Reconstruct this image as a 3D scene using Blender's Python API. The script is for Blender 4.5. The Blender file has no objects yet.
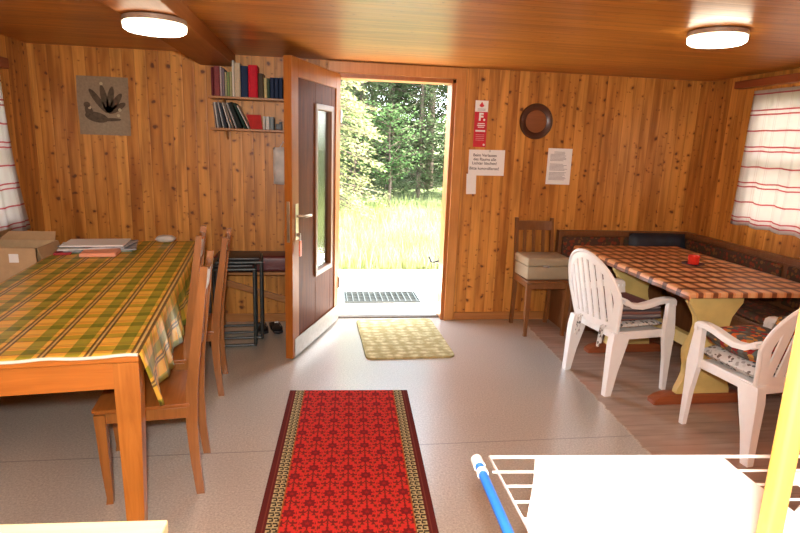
import bpy, bmesh, math, random
from mathutils import Vector, Matrix, noise as mnoise
PI = math.pi
SC = bpy.context.scene
COL = SC.collection

# ------------------------------------------------------------------ camera, world, sun, exposure
F_PX, PITCH, ROLL, YAW, CAM_H = 561.7, 0.21577, 0.03603, 0.14701, 1.55
cam = bpy.data.cameras.new('camera')
cam.sensor_width = 36.0
cam.lens = F_PX / 800 * 36.0
cam.clip_start = 0.02
camo = bpy.data.objects.new('camera', cam)
COL.objects.link(camo)
_f = Vector((math.sin(YAW) * math.cos(PITCH), math.cos(YAW) * math.cos(PITCH), -math.sin(PITCH)))
_r = Vector((math.cos(YAW), -math.sin(YAW), 0))
_u = _r.cross(_f)
_r2 = math.cos(ROLL) * _r + math.sin(ROLL) * _u
_u2 = -math.sin(ROLL) * _r + math.cos(ROLL) * _u
_m = Matrix((_r2, _u2, -_f)).transposed().to_4x4()
_m.translation = Vector((0, 0, CAM_H))
camo.matrix_world = _m
SC.camera = camo

vs = SC.view_settings
SC.display_settings.display_device = 'sRGB'
vs.view_transform = 'Standard'
vs.look = 'None'
vs.gamma = 1.0
vs.use_curve_mapping = False
vs.exposure = 0.85

world = bpy.data.worlds.new('sky')
SC.world = world
world.use_nodes = True
_nt = world.node_tree
_bg = _nt.nodes['Background']
_sky = _nt.nodes.new('ShaderNodeTexSky')
_sky.sky_type = 'HOSEK_WILKIE'
_sky.turbidity = 6.5
_sky.ground_albedo = 0.35
_sky.sun_direction = Vector((0.62, 0.04, 0.78)).normalized()
_hs = _nt.nodes.new('ShaderNodeHueSaturation')
_hs.inputs['Saturation'].default_value = 0.45
_nt.links.new(_sky.outputs[0], _hs.inputs['Color'])
_nt.links.new(_hs.outputs[0], _bg.inputs[0])
_bg.inputs[1].default_value = 48.0

sun = bpy.data.lights.new('sun', 'SUN')
sun.energy = 30.0
sun.angle = 0.02
sun.color = (1.0, 0.95, 0.86)
suno = bpy.data.objects.new('sun', sun)
COL.objects.link(suno)
suno.rotation_euler = Vector((0.62, 0.04, 0.78)).to_track_quat('Z', 'Y').to_euler()

flash = bpy.data.lights.new('camera_flash', 'POINT')
flash.energy = 185.0
flash.shadow_soft_size = 0.05
flash.color = (1.0, 0.98, 0.95)
flasho = bpy.data.objects.new('camera_flash', flash)
COL.objects.link(flasho)
flasho.location = (-0.02, -0.06, 1.70)
LAMP_L = 9.0

random.seed(7)

# ------------------------------------------------------------------ node helpers
class G:
    """small wrapper that builds a node material"""
    def __init__(s, name):
        s.m = bpy.data.materials.new(name)
        s.m.use_nodes = True
        s.t = s.m.node_tree
        s.t.nodes.clear()
        s.out = s.t.nodes.new('ShaderNodeOutputMaterial')
    def n(s, kind, **kw):
        nd = s.t.nodes.new('ShaderNode' + kind)
        for k, v in kw.items():
            setattr(nd, k, v)
        return nd
    def put(s, sock, v):
        if isinstance(v, bpy.types.NodeSocket):
            s.t.links.new(v, sock)
        elif v is not None:
            if sock.type == 'RGBA' and isinstance(v, (tuple, list)) and len(v) == 3:
                v = (*v, 1)
            sock.default_value = v
    def math(s, op, a, b=None, c=None, clamp=False):
        nd = s.n('Math', operation=op, use_clamp=clamp)
        for i, v in enumerate((a, b, c)):
            if v is not None:
                s.put(nd.inputs[i], v)
        return nd.outputs[0]
    def add(s, a, b): return s.math('ADD', a, b)
    def sub(s, a, b): return s.math('SUBTRACT', a, b)
    def mul(s, a, b): return s.math('MULTIPLY', a, b)
    def div(s, a, b): return s.math('DIVIDE', a, b)
    def mx(s, a, b): return s.math('MAXIMUM', a, b)
    def mn(s, a, b): return s.math('MINIMUM', a, b)
    def lt(s, a, b): return s.math('LESS_THAN', a, b)
    def gt(s, a, b): return s.math('GREATER_THAN', a, b)
    def fr(s, a): return s.math('FRACT', a)
    def fl(s, a): return s.math('FLOOR', a)
    def ab(s, a): return s.math('ABSOLUTE', a)
    def sin(s, a): return s.math('SINE', a)
    def rng(s, v, a, b, c=0.0, d=1.0):
        nd = s.n('MapRange')
        s.put(nd.inputs[0], v)
        for i, q in enumerate((a, b, c, d)):
            s.put(nd.inputs[i + 1], q)
        return nd.outputs[0]
    def band(s, v, lo, hi):            # 1 where lo < v < hi
        return s.mul(s.gt(v, lo), s.lt(v, hi))
    def mix(s, f, a, b, mode='MIX'):
        nd = s.n('Mix', data_type='RGBA', blend_type=mode)
        s.put(nd.inputs[0], f); s.put(nd.inputs[6], a); s.put(nd.inputs[7], b)
        return nd.outputs[2]
    def obj(s):
        return s.n('TexCoord').outputs['Object']
    def uv(s):
        return s.n('TexCoord').outputs['UV']
    def sep(s, v):
        nd = s.n('SeparateXYZ'); s.put(nd.inputs[0], v)
        return nd.outputs
    def comb(s, x=0.0, y=0.0, z=0.0):
        nd = s.n('CombineXYZ')
        for i, v in enumerate((x, y, z)):
            s.put(nd.inputs[i], v)
        return nd.outputs[0]
    def noise(s, v, scale=5.0, detail=3.0, rough=0.55, dist=0.0):
        nd = s.n('TexNoise')
        s.put(nd.inputs['Vector'], v)
        nd.inputs['Scale'].default_value = scale
        nd.inputs['Detail'].default_value = detail
        nd.inputs['Roughness'].default_value = rough
        nd.inputs['Distortion'].default_value = dist
        return nd.outputs
    def vor(s, v, scale=5.0, dims='3D', rnd=1.0):
        nd = s.n('TexVoronoi', voronoi_dimensions=dims)
        s.put(nd.inputs['Vector'], v)
        nd.inputs['Scale'].default_value = scale
        nd.inputs['Randomness'].default_value = rnd
        return nd.outputs
    def white1(s, w):
        nd = s.n('TexWhiteNoise', noise_dimensions='1D')
        s.put(nd.inputs['W'], w)
        return nd.outputs
    def ramp(s, f, stops):
        nd = s.n('ValToRGB')
        el = nd.color_ramp.elements
        while len(el) < len(stops):
            el.new(0.5)
        for e, (p, c) in zip(el, stops):
            e.position = p; e.color = (*c, 1)
        s.put(nd.inputs[0], f)
        return nd.outputs[0]
    def bump(s, h, strength=0.3, dist=0.01):
        nd = s.n('Bump')
        nd.inputs['Strength'].default_value = strength
        nd.inputs['Distance'].default_value = dist
        s.put(nd.inputs['Height'], h)
        return nd.outputs[0]
    def bsdf(s, col, rough=0.6, normal=None, spec=0.5, metal=0.0, **kw):
        nd = s.n('BsdfPrincipled')
        s.put(nd.inputs['Base Color'], col)
        s.put(nd.inputs['Roughness'], rough)
        s.put(nd.inputs['Specular IOR Level'], spec)
        s.put(nd.inputs['Metallic'], metal)
        if normal is not None:
            s.put(nd.inputs['Normal'], normal)
        for k, v in kw.items():
            s.put(nd.inputs[k.replace('_', ' ')], v)
        return nd.outputs[0]
    def end(s, shader):
        s.t.links.new(shader, s.out.inputs[0])
        return s.m

def lin(r, g, b):
    f = lambda c: ((c / 255) / 12.92 if c <= 10 else (((c / 255) + 0.055) / 1.055) ** 2.4)
    return (f(r), f(g), f(b))

def plain(name, col, rough=0.5, metal=0.0, spec=0.5, var=0.12, scale=30.0):
    g = G(name)
    o = g.obj()
    nz = g.noise(o, scale, 3)[0]
    c = g.mix(g.rng(nz, 0.3, 0.7, 0, 1), tuple(x * (1 - var) for x in col), tuple(min(1, x * (1 + var)) for x in col))
    return g.end(g.bsdf(c, rough, spec=spec, metal=metal))

def boards(name, across, along, w, c1, c2, knots=1.0, rough=0.42, groove=0.35, knotcol=(0.10, 0.028, 0.006), spec=0.4, grain=0.35, off=0.0):
    g = G(name)
    p = g.sep(g.obj())
    ix = {'x': 0, 'y': 1, 'z': 2}
    a = g.add(p[ix[across]], off); l = p[ix[along]]
    t = g.div(a, w)
    idx = g.fl(t); fa = g.fr(t)
    wn = g.white1(idx)
    rnd = wn[0]
    base = g.mix(rnd, c1, c2)
    lo = g.add(l, g.mul(rnd, 53.0))
    gr = g.noise(g.comb(g.mul(a, 60.0), g.mul(lo, 1.6), 0.0), 1.0, 4, 0.6, 0.6)[0]
    base = g.mix(g.rng(gr, 0.35, 0.75, 0, grain), base, tuple(x * 0.45 for x in c1))
    soft = g.noise(g.comb(g.mul(a, 16.0), g.mul(lo, 1.3), 0.0), 1.0, 3)[0]
    base = g.mix(g.rng(soft, 0.50, 0.30, 0, 0.55), base, tuple(x * 0.72 for x in c1))
    base = g.mix(g.rng(soft, 0.42, 0.72, 0, 0.5), base, tuple(min(1, x * 1.35) for x in c2))
    if knots > 0:
        wob = g.noise(g.comb(g.mul(a, 40.0), g.mul(lo, 40.0), 0.0), 1.0, 2)[0]
        wrp = g.sep(g.noise(g.comb(g.mul(a, 15.0), g.mul(lo, 13.0), 0.0), 1.0, 1)[1])
        v = g.vor(g.comb(g.add(g.mul(a, 8.0), g.mul(wrp[0], 0.38)), g.add(g.mul(lo, 9.6), g.mul(wrp[1], 0.38)), 0.0), 1.0, '2D')
        cs = g.sep(v['Color'])
        d = g.add(v['Distance'], g.mul(g.sub(wob, 0.5), 0.16))
        rad = g.mul(g.rng(cs[0], 0.35, 1.0, 0.0, 0.14), knots)
        ring = g.rng(d, g.add(rad, 0.16), rad, 0, 0.40)
        core = g.rng(d, g.add(rad, 0.03), g.sub(rad, 0.05), 0, 0.92)
        on = g.gt(cs[0], 0.40)
        base = g.mix(g.mul(ring, on), base, (0.26, 0.075, 0.012))
        base = g.mix(g.mul(core, on), base, knotcol)
        v2 = g.vor(g.comb(g.add(g.mul(a, 17.0), g.mul(wrp[1], 0.9)), g.add(g.mul(lo, 24.0), g.mul(wrp[0], 0.9)), 3.0), 1.0, '2D')
        c2s = g.sep(v2['Color'])
        tiny = g.mul(g.rng(v2['Distance'], g.mul(g.rng(c2s[1], 0.6, 1.0, 0.0, 0.26), knots), 0.05, 0, 0.75), g.gt(c2s[1], 0.84 if knots > 0.5 else 2.0))
        base = g.mix(tiny, base, (0.17, 0.045, 0.008))
    gv = g.mx(g.lt(fa, groove * 0.1), g.gt(fa, 1 - groove * 0.1))
    base = g.mix(g.mul(gv, 0.30), base, tuple(x * 0.3 for x in c1))
    hgt = g.mn(g.mul(g.mn(fa, g.sub(1.0, fa)), 12.0), 1.0)
    nrm = g.bump(g.add(hgt, g.mul(gr, 0.15)), 0.25, 0.003)
    return g.end(g.bsdf(base, rough, nrm, spec))

def timber(name, c1, c2, along='z', rough=0.38, scale=1.0, spec=0.45, knots=0.0):
    g = G(name)
    p = g.sep(g.obj())
    k = {'x': (2.2, 38, 38), 'y': (38, 2.2, 38), 'z': (38, 38, 2.2)}[along]
    v = g.comb(g.mul(p[0], k[0] * scale), g.mul(p[1], k[1] * scale), g.mul(p[2], k[2] * scale))
    nz = g.noise(v, 1.0, 4, 0.6, 1.0)[0]
    big = g.noise(g.obj(), 3.5, 2)[0]
    c = g.mix(g.rng(nz, 0.3, 0.72), c1, c2)
    c = g.mix(g.rng(big, 0.4, 0.7, 0, 0.35), c, tuple(x * 0.7 for x in c1))
    if knots:
        kv = g.vor(g.obj(), 4.5)
        c = g.mix(g.rng(kv['Distance'], 0.13, 0.06, 0, 0.85 * knots), c, (0.09, 0.025, 0.006))
    return g.end(g.bsdf(c, rough, g.bump(nz, 0.08, 0.003), spec))

# ------------------------------------------------------------------ mesh helpers
class MB:
    def __init__(s):
        s.b = bmesh.new()
        s.uv = None
    def _tag(s, vs, M):
        if M is not None:
            bmesh.ops.transform(s.b, matrix=M, verts=vs)
    def box(s, c, d, M=None, bev=0.0, seg=2):
        r = bmesh.ops.create_cube(s.b, size=1.0)
        vs = r['verts']
        for v in vs:
            v.co = Vector((v.co.x * d[0] + c[0], v.co.y * d[1] + c[1], v.co.z * d[2] + c[2]))
        if bev > 0:
            es = list({e for v in vs for e in v.link_edges})
            q = bmesh.ops.bevel(s.b, geom=es, offset=min(bev, 0.49 * min(d)), segments=seg, profile=0.5, affect='EDGES')
            vs = list({v for f in q['faces'] for v in f.verts} | {v for v in vs if v.is_valid})
            # include the remaining flat faces
            seen = set(vs); stack = list(vs)
            while stack:
                v = stack.pop()
                for e in v.link_edges:
                    o = e.other_vert(v)
                    if o not in seen:
                        seen.add(o); stack.append(o)
            vs = list(seen)
        s._tag(vs, M)
        return s
    def tube(s, path, r, seg=10, cap=True, closed=False):
        pts = [Vector(p) for p in path]
        n = len(pts)
        rings = []
        prev = None
        for i, p in enumerate(pts):
            if closed:
                t = (pts[(i + 1) % n] - pts[i - 1]).normalized()
            else:
                t = (pts[min(i + 1, n - 1)] - pts[max(i - 1, 0)]).normalized()
            ref = prev if prev is not None else (Vector((0, 0, 1)) if abs(t.z) < 0.9 else Vector((1, 0, 0)))
            a = (ref - t * ref.dot(t)).normalized()
            prev = a
            bb = t.cross(a)
            rr = r[i] if isinstance(r, (list, tuple)) else r
            rings.append([s.b.verts.new(p + (a * math.cos(2 * PI * k / seg) + bb * math.sin(2 * PI * k / seg)) * rr) for k in range(seg)])
        m = n if closed else n - 1
        for i in range(m):
            A, B = rings[i], rings[(i + 1) % n]
            for k in range(seg):
                s.b.faces.new((A[k], A[(k + 1) % seg], B[(k + 1) % seg], B[k]))
        if cap and not closed:
            s.b.faces.new(rings[0][::-1]); s.b.faces.new(rings[-1])
        return s
    def sweep(s, path, prof, ups=None):
        """sweep a closed 2D profile [(side, up)...] (or one per point) along a path"""
        pts = [Vector(p) for p in path]
        n = len(pts)
        rings = []
        for i, p in enumerate(pts):
            t = (pts[min(i + 1, n - 1)] - pts[max(i - 1, 0)]).normalized()
            up = Vector(ups[i]) if ups else Vector((0, 0, 1))
            side = t.cross(up).normalized()
            u2 = side.cross(t)
            pf = prof[i] if isinstance(prof[0][0], (list, tuple)) else prof
            rings.append([s.b.verts.new(p + side * a + u2 * b) for a, b in pf])
        k = len(rings[0])
        for A, B in zip(rings, rings[1:]):
            for j in range(k):
                s.b.faces.new((A[j], A[(j + 1) % k], B[(j + 1) % k], B[j]))
        s.b.faces.new(rings[0][::-1]); s.b.faces.new(rings[-1])
        return s
    def loft(s, rings, cap=True):
        R = [[s.b.verts.new(Vector(p)) for p in r] for r in rings]
        k = len(R[0])
        for A, B in zip(R, R[1:]):
            for j in range(k):
                s.b.faces.new((A[j], A[(j + 1) % k], B[(j + 1) % k], B[j]))
        if cap:
            s.b.faces.new(R[0][::-1]); s.b.faces.new(R[-1])
        return s
    def prism(s, poly, plane, lo, hi, M=None, bev=0.0):
        """extrude a polygon: plane 'xz' runs along y, 'xy' along z, 'yz' along x"""
        def P(a, b, c):
            return {'xz': (a, c, b), 'xy': (a, b, c), 'yz': (c, a, b)}[plane]
        A = [s.b.verts.new(P(a, b, lo)) for a, b in poly]
        B = [s.b.verts.new(P(a, b, hi)) for a, b in poly]
        n = len(poly)
        fs = [s.b.faces.new(A), s.b.faces.new(B[::-1])]
        for i in range(n):
            fs.append(s.b.faces.new((A[i], B[i], B[(i + 1) % n], A[(i + 1) % n])))
        if bev > 0:
            es = list(fs[0].edges) + list(fs[1].edges)
            bmesh.ops.bevel(s.b, geom=es, offset=bev, segments=2, profile=0.5, affect='EDGES')
            A = [v for v in s.b.verts]; B = []
        s._tag(A + B, M)
        return s
    def slab(s, grid, th):
        """grid of points (rows); th is a thickness vector or function of the point"""
        f = th if callable(th) else (lambda p: Vector(th))
        A = [[s.b.verts.new(Vector(p)) for p in r] for r in grid]
        B = [[s.b.verts.new(Vector(p) + f(Vector(p))) for p in r] for r in grid]
        n, m = len(A), len(A[0])
        for i in range(n - 1):
            for j in range(m - 1):
                s.b.faces.new((A[i][j], A[i][j + 1], A[i + 1][j + 1], A[i + 1][j]))
                s.b.faces.new((B[i][j], B[i + 1][j], B[i + 1][j + 1], B[i][j + 1]))
        for i in range(n - 1):
            s.b.faces.new((A[i][0], A[i + 1][0], B[i + 1][0], B[i][0]))
            s.b.faces.new((A[i][-1], B[i][-1], B[i + 1][-1], A[i + 1][-1]))
        for j in range(m - 1):
            s.b.faces.new((A[0][j], B[0][j], B[0][j + 1], A[0][j + 1]))
            s.b.faces.new((A[-1][j], A[-1][j + 1], B[-1][j + 1], B[-1][j]))
        return s
    def lathe(s, prof, c=(0, 0, 0), seg=32, M=None):
        """prof: list of (radius, z); revolve about z"""
        rings = []
        vs = []
        for r, z in prof:
            if r < 1e-6:
                v = s.b.verts.new((c[0], c[1], c[2] + z)); rings.append([v]); vs.append(v)
            else:
                ring = [s.b.verts.new((c[0] + r * math.cos(2 * PI * k / seg), c[1] + r * math.sin(2 * PI * k / seg), c[2] + z)) for k in range(seg)]
                rings.append(ring); vs += ring
        for A, B in zip(rings, rings[1:]):
            for k in range(seg):
                k2 = (k + 1) % seg
                if len(A) == 1 and len(B) == 1: continue
                if len(A) == 1: s.b.faces.new((A[0], B[k2], B[k]))
                elif len(B) == 1: s.b.faces.new((A[k], A[k2], B[0]))
                else: s.b.faces.new((A[k], A[k2], B[k2], B[k]))
        s._tag(vs, M)
        return s
    def pillow(s, c, d, M=None, n=14, power=0.45):
        """soft cushion block"""
        top, bot = [], []
        vs = []
        for i in range(n + 1):
            rt, rb = [], []
            for j in range(n + 1):
                u = -1 + 2 * i / n; v = -1 + 2 * j / n
                h = (max(0.0, (1 - u ** 4) * (1 - v ** 4))) ** power
                x = c[0] + d[0] / 2 * u * (1 - 0.03 * v * v); y = c[1] + d[1] / 2 * v * (1 - 0.03 * u * u)
                a = s.b.verts.new((x, y, c[2] + d[2] / 2 * h)); rt.append(a); vs.append(a)
                if i in (0, n) or j in (0, n):
                    rb.append(a)
                else:
                    b = s.b.verts.new((x, y, c[2] - d[2] / 2 * h)); rb.append(b); vs.append(b)
            top.append(rt); bot.append(rb)
        for i in range(n):
            for j in range(n):
                s.b.faces.new((top[i][j], top[i + 1][j], top[i + 1][j + 1], top[i][j + 1]))
                s.b.faces.new((bot[i][j], bot[i][j + 1], bot[i + 1][j + 1], bot[i + 1][j]))
        s._tag(vs, M)
        return s
    def build(s, name, m, parent=None, smooth=None, fix=True):
        if fix:
            bmesh.ops.recalc_face_normals(s.b, faces=s.b.faces)
        me = bpy.data.meshes.new(name)
        s.b.to_mesh(me); s.b.free()
        for mm in (m if isinstance(m, (list, tuple)) else [m]):
            me.materials.append(mm)
        o = bpy.data.objects.new(name, me)
        COL.objects.link(o)
        if parent is not None:
            o.parent = parent
        if smooth is not None:
            for p in me.polygons: p.use_smooth = True
            try:
                me.set_sharp_from_angle(angle=math.radians(smooth))
            except Exception:
                pass
        return o

def tag(o, label=None, cat=None, group=None, kind=None):
    if label: o['label'] = label
    if cat: o['category'] = cat
    if group: o['group'] = group
    if kind: o['kind'] = kind
    return o

def thing(name, label, cat, loc=(0, 0, 0), rz=0.0, group=None):
    o = bpy.data.objects.new(name, None)
    COL.objects.link(o)
    o.empty_display_size = 0.1
    o.location = loc; o.rotation_euler = (0, 0, rz)
    return tag(o, label, cat, group)

def kids(o):
    return [c for c in bpy.data.objects if c.parent == o]

def copy_tree(o, loc=None, rz=None, label=None, group=None, parent=None):
    c = o.copy(); COL.objects.link(c); c.parent = parent
    if loc is not None: c.location = loc
    if rz is not None: c.rotation_euler = (0, 0, rz)
    if label: c['label'] = label
    if group: c['group'] = group
    for ch in kids(o):
        copy_tree(ch, parent=c)
    return c

def struct(o):
    o['kind'] = 'structure'
    return o

def text_obj(name, body, size, m, loc, parent=None, rot=(PI / 2, 0, 0), extrude=0.0004, align='CENTER', bold=0.0):
    cu = bpy.data.curves.new(name, 'FONT')
    cu.body = body; cu.size = size; cu.align_x = align; cu.align_y = 'CENTER'
    cu.extrude = extrude; cu.space_line = 1.15; cu.offset = bold
    tmp = bpy.data.objects.new(name, cu)
    COL.objects.link(tmp)
    dg = bpy.context.evaluated_depsgraph_get()
    me = bpy.data.meshes.new_from_object(tmp.evaluated_get(dg))
    bpy.data.objects.remove(tmp)
    me.materials.clear(); me.materials.append(m)
    o = bpy.data.objects.new(name, me)
    COL.objects.link(o)
    o.location = loc; o.rotation_euler = rot
    if parent is not None: o.parent = parent
    return o

# ------------------------------------------------------------------ materials
XL, XR, YB, ZC, YF = -2.16, 3.42, 4.78, 2.18, -2.4     # room: left, right, back wall, ceiling, wall behind camera
P1, P2 = (0.34, 0.112, 0.013), (0.64, 0.285, 0.055)
M = {}
M['pine_back'] = boards('pine_wall_x', 'x', 'z', 0.088, P1, P2, 1.0)
M['pine_side'] = boards('pine_wall_y', 'y', 'z', 0.088, tuple(x * 0.92 for x in P1), P2, 0.8)
M['ceiling'] = boards('ceiling_boards', 'y', 'x', 0.092, (0.33, 0.105, 0.014), (0.48, 0.18, 0.028), 0.35, rough=0.32, spec=0.42, off=0.03)
M['beam'] = timber('beam_wood', (0.29, 0.090, 0.013), (0.38, 0.130, 0.022), 'y', 0.5, spec=0.25)
M['trim'] = timber('door_trim', (0.50, 0.20, 0.045), (0.62, 0.28, 0.075), 'z', 0.35)
M['trim_dark'] = timber('door_frame_dark', (0.33, 0.105, 0.020), (0.45, 0.16, 0.035), 'z', 0.35)
M['skirt'] = timber('skirting', (0.33, 0.13, 0.03), (0.46, 0.19, 0.05), 'x', 0.45)
M['rod'] = timber('curtain_board', (0.20, 0.045, 0.012), (0.28, 0.07, 0.018), 'y', 0.35)
M['door_panel'] = timber('door_panel', (0.075, 0.016, 0.003), (0.15, 0.034, 0.006), 'z', 0.45, spec=0.04)
M['door_frame'] = timber('door_stile', (0.27, 0.080, 0.011), (0.38, 0.125, 0.020), 'z', 0.40, spec=0.15)
M['table_wood'] = timber('table_pine', (0.34, 0.110, 0.016), (0.50, 0.185, 0.032), 'z', 0.32, knots=0.8)
M['apron_wood'] = timber('apron_pine', (0.40, 0.125, 0.018), (0.54, 0.185, 0.030), 'x', 0.32, knots=0.8)
M['chair_wood'] = timber('chair_beech', (0.19, 0.066, 0.013), (0.30, 0.115, 0.026), 'z', 0.33)
M['chair_seat'] = timber('chair_seat_ply', (0.20, 0.060, 0.010), (0.31, 0.100, 0.019), 'x', 0.30)
M['dark_wood'] = timber('dark_bench_wood', (0.15, 0.055, 0.018), (0.22, 0.085, 0.028), 'z', 0.38)
M['old_chair'] = timber('old_chair_wood', (0.150, 0.052, 0.012), (0.22, 0.085, 0.022), 'z', 0.40)
M['shelf_wood'] = timber('shelf_wood', (0.30, 0.12, 0.03), (0.42, 0.18, 0.05), 'x', 0.4)
M['pale_wood'] = timber('pale_birch', (0.80, 0.66, 0.36), (0.88, 0.76, 0.46), 'x', 0.35)
M['post_wood'] = timber('post_spruce', (0.60, 0.30, 0.05), (0.72, 0.42, 0.09), 'z', 0.35)
M['yellow'] = plain('trestle_yellow', lin(205, 180, 110), 0.45, var=0.10, scale=9)
M['foot_red'] = timber('trestle_foot', (0.22, 0.055, 0.018), (0.30, 0.08, 0.025), 'x', 0.35)
M['plastic'] = plain('white_plastic', (0.80, 0.78, 0.75), 0.38, var=0.02)
M['white_metal'] = plain('white_coated_wire', (0.82, 0.81, 0.79), 0.35, var=0.02)
M['blue'] = plain('blue_tube', (0.02, 0.16, 0.62), 0.32, var=0.05)
M['black'] = plain('black_plastic', (0.012, 0.012, 0.014), 0.45)
M['dark_metal'] = plain('dark_grey_tube', (0.045, 0.055, 0.055), 0.38, metal=0.3)
M['steel'] = plain('brushed_steel', (0.55, 0.53, 0.50), 0.32, metal=1.0)
M['brass'] = plain('old_brass', (0.42, 0.35, 0.24), 0.38, metal=0.9)
M['kick'] = plain('kick_plate', (0.30, 0.25, 0.19), 0.40, metal=0.4)
M['maroon'] = plain('maroon_leatherette', (0.10, 0.018, 0.018), 0.42)
M['navy'] = plain('navy_cloth', (0.008, 0.013, 0.024), 0.6, var=0.25, scale=14)
M['card'] = plain('cardboard', (0.47, 0.32, 0.17), 0.8, var=0.06)
M['card_in'] = plain('cardboard_inside', (0.38, 0.24, 0.12), 0.85, var=0.06)
M['paper'] = plain('paper_white', (0.80, 0.79, 0.76), 0.7, var=0.02)
M['ink'] = plain('ink', (0.03, 0.03, 0.03), 0.6)
M['ink_grey'] = plain('ink_grey', (0.30, 0.30, 0.32), 0.7)
M['sign_red'] = plain('sign_red', (0.55, 0.012, 0.030), 0.4)
M['cup_red'] = plain('cup_red', (0.62, 0.03, 0.015), 0.25)
M['saucer'] = plain('saucer_blue', (0.03, 0.035, 0.09), 0.25)
M['plate_rim'] = timber('plate_rim', (0.055, 0.020, 0.010), (0.09, 0.03, 0.014), 'x', 0.32)
M['plate_in'] = timber('plate_centre', (0.20, 0.065, 0.02), (0.27, 0.09, 0.03), 'x', 0.32)
M['art_cloth'] = plain('art_linen', (0.26, 0.185, 0.115), 0.9, var=0.12, scale=60)
M['art_ink'] = plain('art_brown', (0.085, 0.055, 0.032), 0.9, var=0.3, scale=50)
M['art_dot'] = plain('art_bead', (0.42, 0.34, 0.20), 0.6)
M['salmon'] = plain('salmon_paper', (0.80, 0.34, 0.20), 0.7, var=0.05)
M['grey_cloth'] = plain('grey_cloth', (0.50, 0.47, 0.43), 0.85, var=0.15, scale=12)
M['beige_box'] = plain('beige_case', (0.33, 0.26, 0.165), 0.55, var=0.04)
M['lamp_ring'] = plain('lamp_ring', (0.42, 0.34, 0.26), 0.35, metal=0.6)
M['concrete'] = plain('concrete', (0.62, 0.60, 0.55), 0.85, var=0.08, scale=6)
M['bark'] = plain('bark', (0.08, 0.055, 0.038), 0.95, var=0.4, scale=20)

def towel_mat():
    g = G('white_towel')
    p = g.sep(g.obj())
    st = g.band(p[0], 0.355, 0.40)
    s2 = g.mul(st, g.lt(g.fr(g.mul(p[0], 70.0)), 0.35))
    c = g.mix(g.mul(s2, 0.5), (0.82, 0.81, 0.80), (0.62, 0.50, 0.60))
    nz = g.noise(g.obj(), 260, 2)[0]
    return g.end(g.bsdf(c, 0.9, g.bump(nz, 0.15, 0.002), 0.2))
M['towel'] = towel_mat()

def lamp_mat():
    g = G('lamp_diffuser')
    e = g.n('Emission')
    e.inputs[0].default_value = (1.0, 0.86, 0.64, 1)
    e.inputs[1].default_value = LAMP_L
    return g.end(e.outputs[0])
M['lamp'] = lamp_mat()

def pane_mat(name, tint, fac_t, rough, bump_s):
    g = G(name)
    tr = g.n('BsdfTransparent'); tr.inputs[0].default_value = (*tint, 1)
    gl = g.n('BsdfGlossy'); gl.inputs['Roughness'].default_value = rough
    gl.inputs[0].default_value = (0.95, 0.95, 0.92, 1)
    if bump_s:
        v = g.vor(g.obj(), 60)
        g.put(gl.inputs['Normal'], g.bump(v['Distance'], bump_s, 0.004))
    fz = g.n('LayerWeight'); fz.inputs[0].default_value = fac_t
    mx = g.n('MixShader')
    g.put(mx.inputs[0], fz.outputs['Fresnel'])
    g.t.links.new(tr.outputs[0], mx.inputs[1]); g.t.links.new(gl.outputs[0], mx.inputs[2])
    return g.end(mx.outputs[0])
M['window_glass'] = pane_mat('window_glass', (0.96, 0.97, 0.96), 0.25, 0.02, 0)
M['door_glass'] = pane_mat('patterned_door_glass', (0.55, 0.56, 0.40), 0.62, 0.10, 0.25)

def floor_mat():
    g = G('lino_floor')
    o = g.obj(); p = g.sep(o)
    fine = g.noise(o, 105, 4, 0.75)[0]
    weave = g.noise(g.comb(g.mul(p[0], 40.0), g.mul(p[1], 160.0), 0.0), 1.0, 3)[0]
    big = g.noise(o, 1.6, 3)[0]
    c = g.mix(g.rng(fine, 0.36, 0.64), (0.25, 0.224, 0.184), (0.635, 0.595, 0.515))
    c = g.mix(g.rng(weave, 0.35, 0.65, 0, 0.35), c, (0.36, 0.31, 0.255))
    c = g.mix(g.rng(big, 0.35, 0.7, 0, 0.30), c, (0.315, 0.285, 0.24))
    # bare reddish floor right of the sheet's frayed edge
    wob = g.noise(g.comb(0.0, g.mul(p[1], 14.0), 0.0), 1.0, 3)[0]
    edge = g.add(1.735, g.add(g.mul(g.sub(wob, 0.5), 0.05), g.mul(g.sub(p[1], 2.6), 0.055)))
    bare = g.gt(p[0], edge)
    rb = g.noise(g.comb(g.mul(p[0], 3.0), g.mul(p[1], 26.0), 0.0), 1.0, 4)[0]
    rc = g.mix(g.rng(rb, 0.3, 0.7), (0.25, 0.165, 0.12), (0.40, 0.28, 0.205))
    red = g.noise(o, 2.3, 2)[0]
    rc = g.mix(g.rng(red, 0.5, 0.68, 0, 0.6), rc, (0.42, 0.20, 0.12))
    jl = g.lt(g.fr(g.div(p[1], 0.115)), 0.04)
    rc = g.mix(g.mul(jl, 0.45), rc, (0.09, 0.06, 0.04))
    c = g.mix(bare, c, rc)
    frz = g.noise(g.comb(g.mul(p[0], 60.0), g.mul(p[1], 60.0), 0.0), 1.0, 2)[0]
    line = g.mul(g.lt(g.ab(g.sub(p[0], edge)), 0.008), g.gt(frz, 0.46))
    c = g.mix(g.mul(line, 0.7), c, (0.55, 0.48, 0.38))
    seam = g.mul(g.lt(g.ab(g.sub(p[1], 2.648)), 0.0035), g.sub(1.0, bare))
    c = g.mix(g.mul(seam, 0.75), c, (0.05, 0.04, 0.03))
    rough = g.add(g.rng(fine, 0.3, 0.7, 0.27, 0.36), g.mul(bare, 0.18))
    return g.end(g.bsdf(c, rough, g.bump(fine, 0.10, 0.002), 0.8, Coat_Weight=g.sub(0.95, g.mul(bare, 0.85)), Coat_Roughness=0.30, Coat_IOR=1.95))
M['floor'] = floor_mat()

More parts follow.
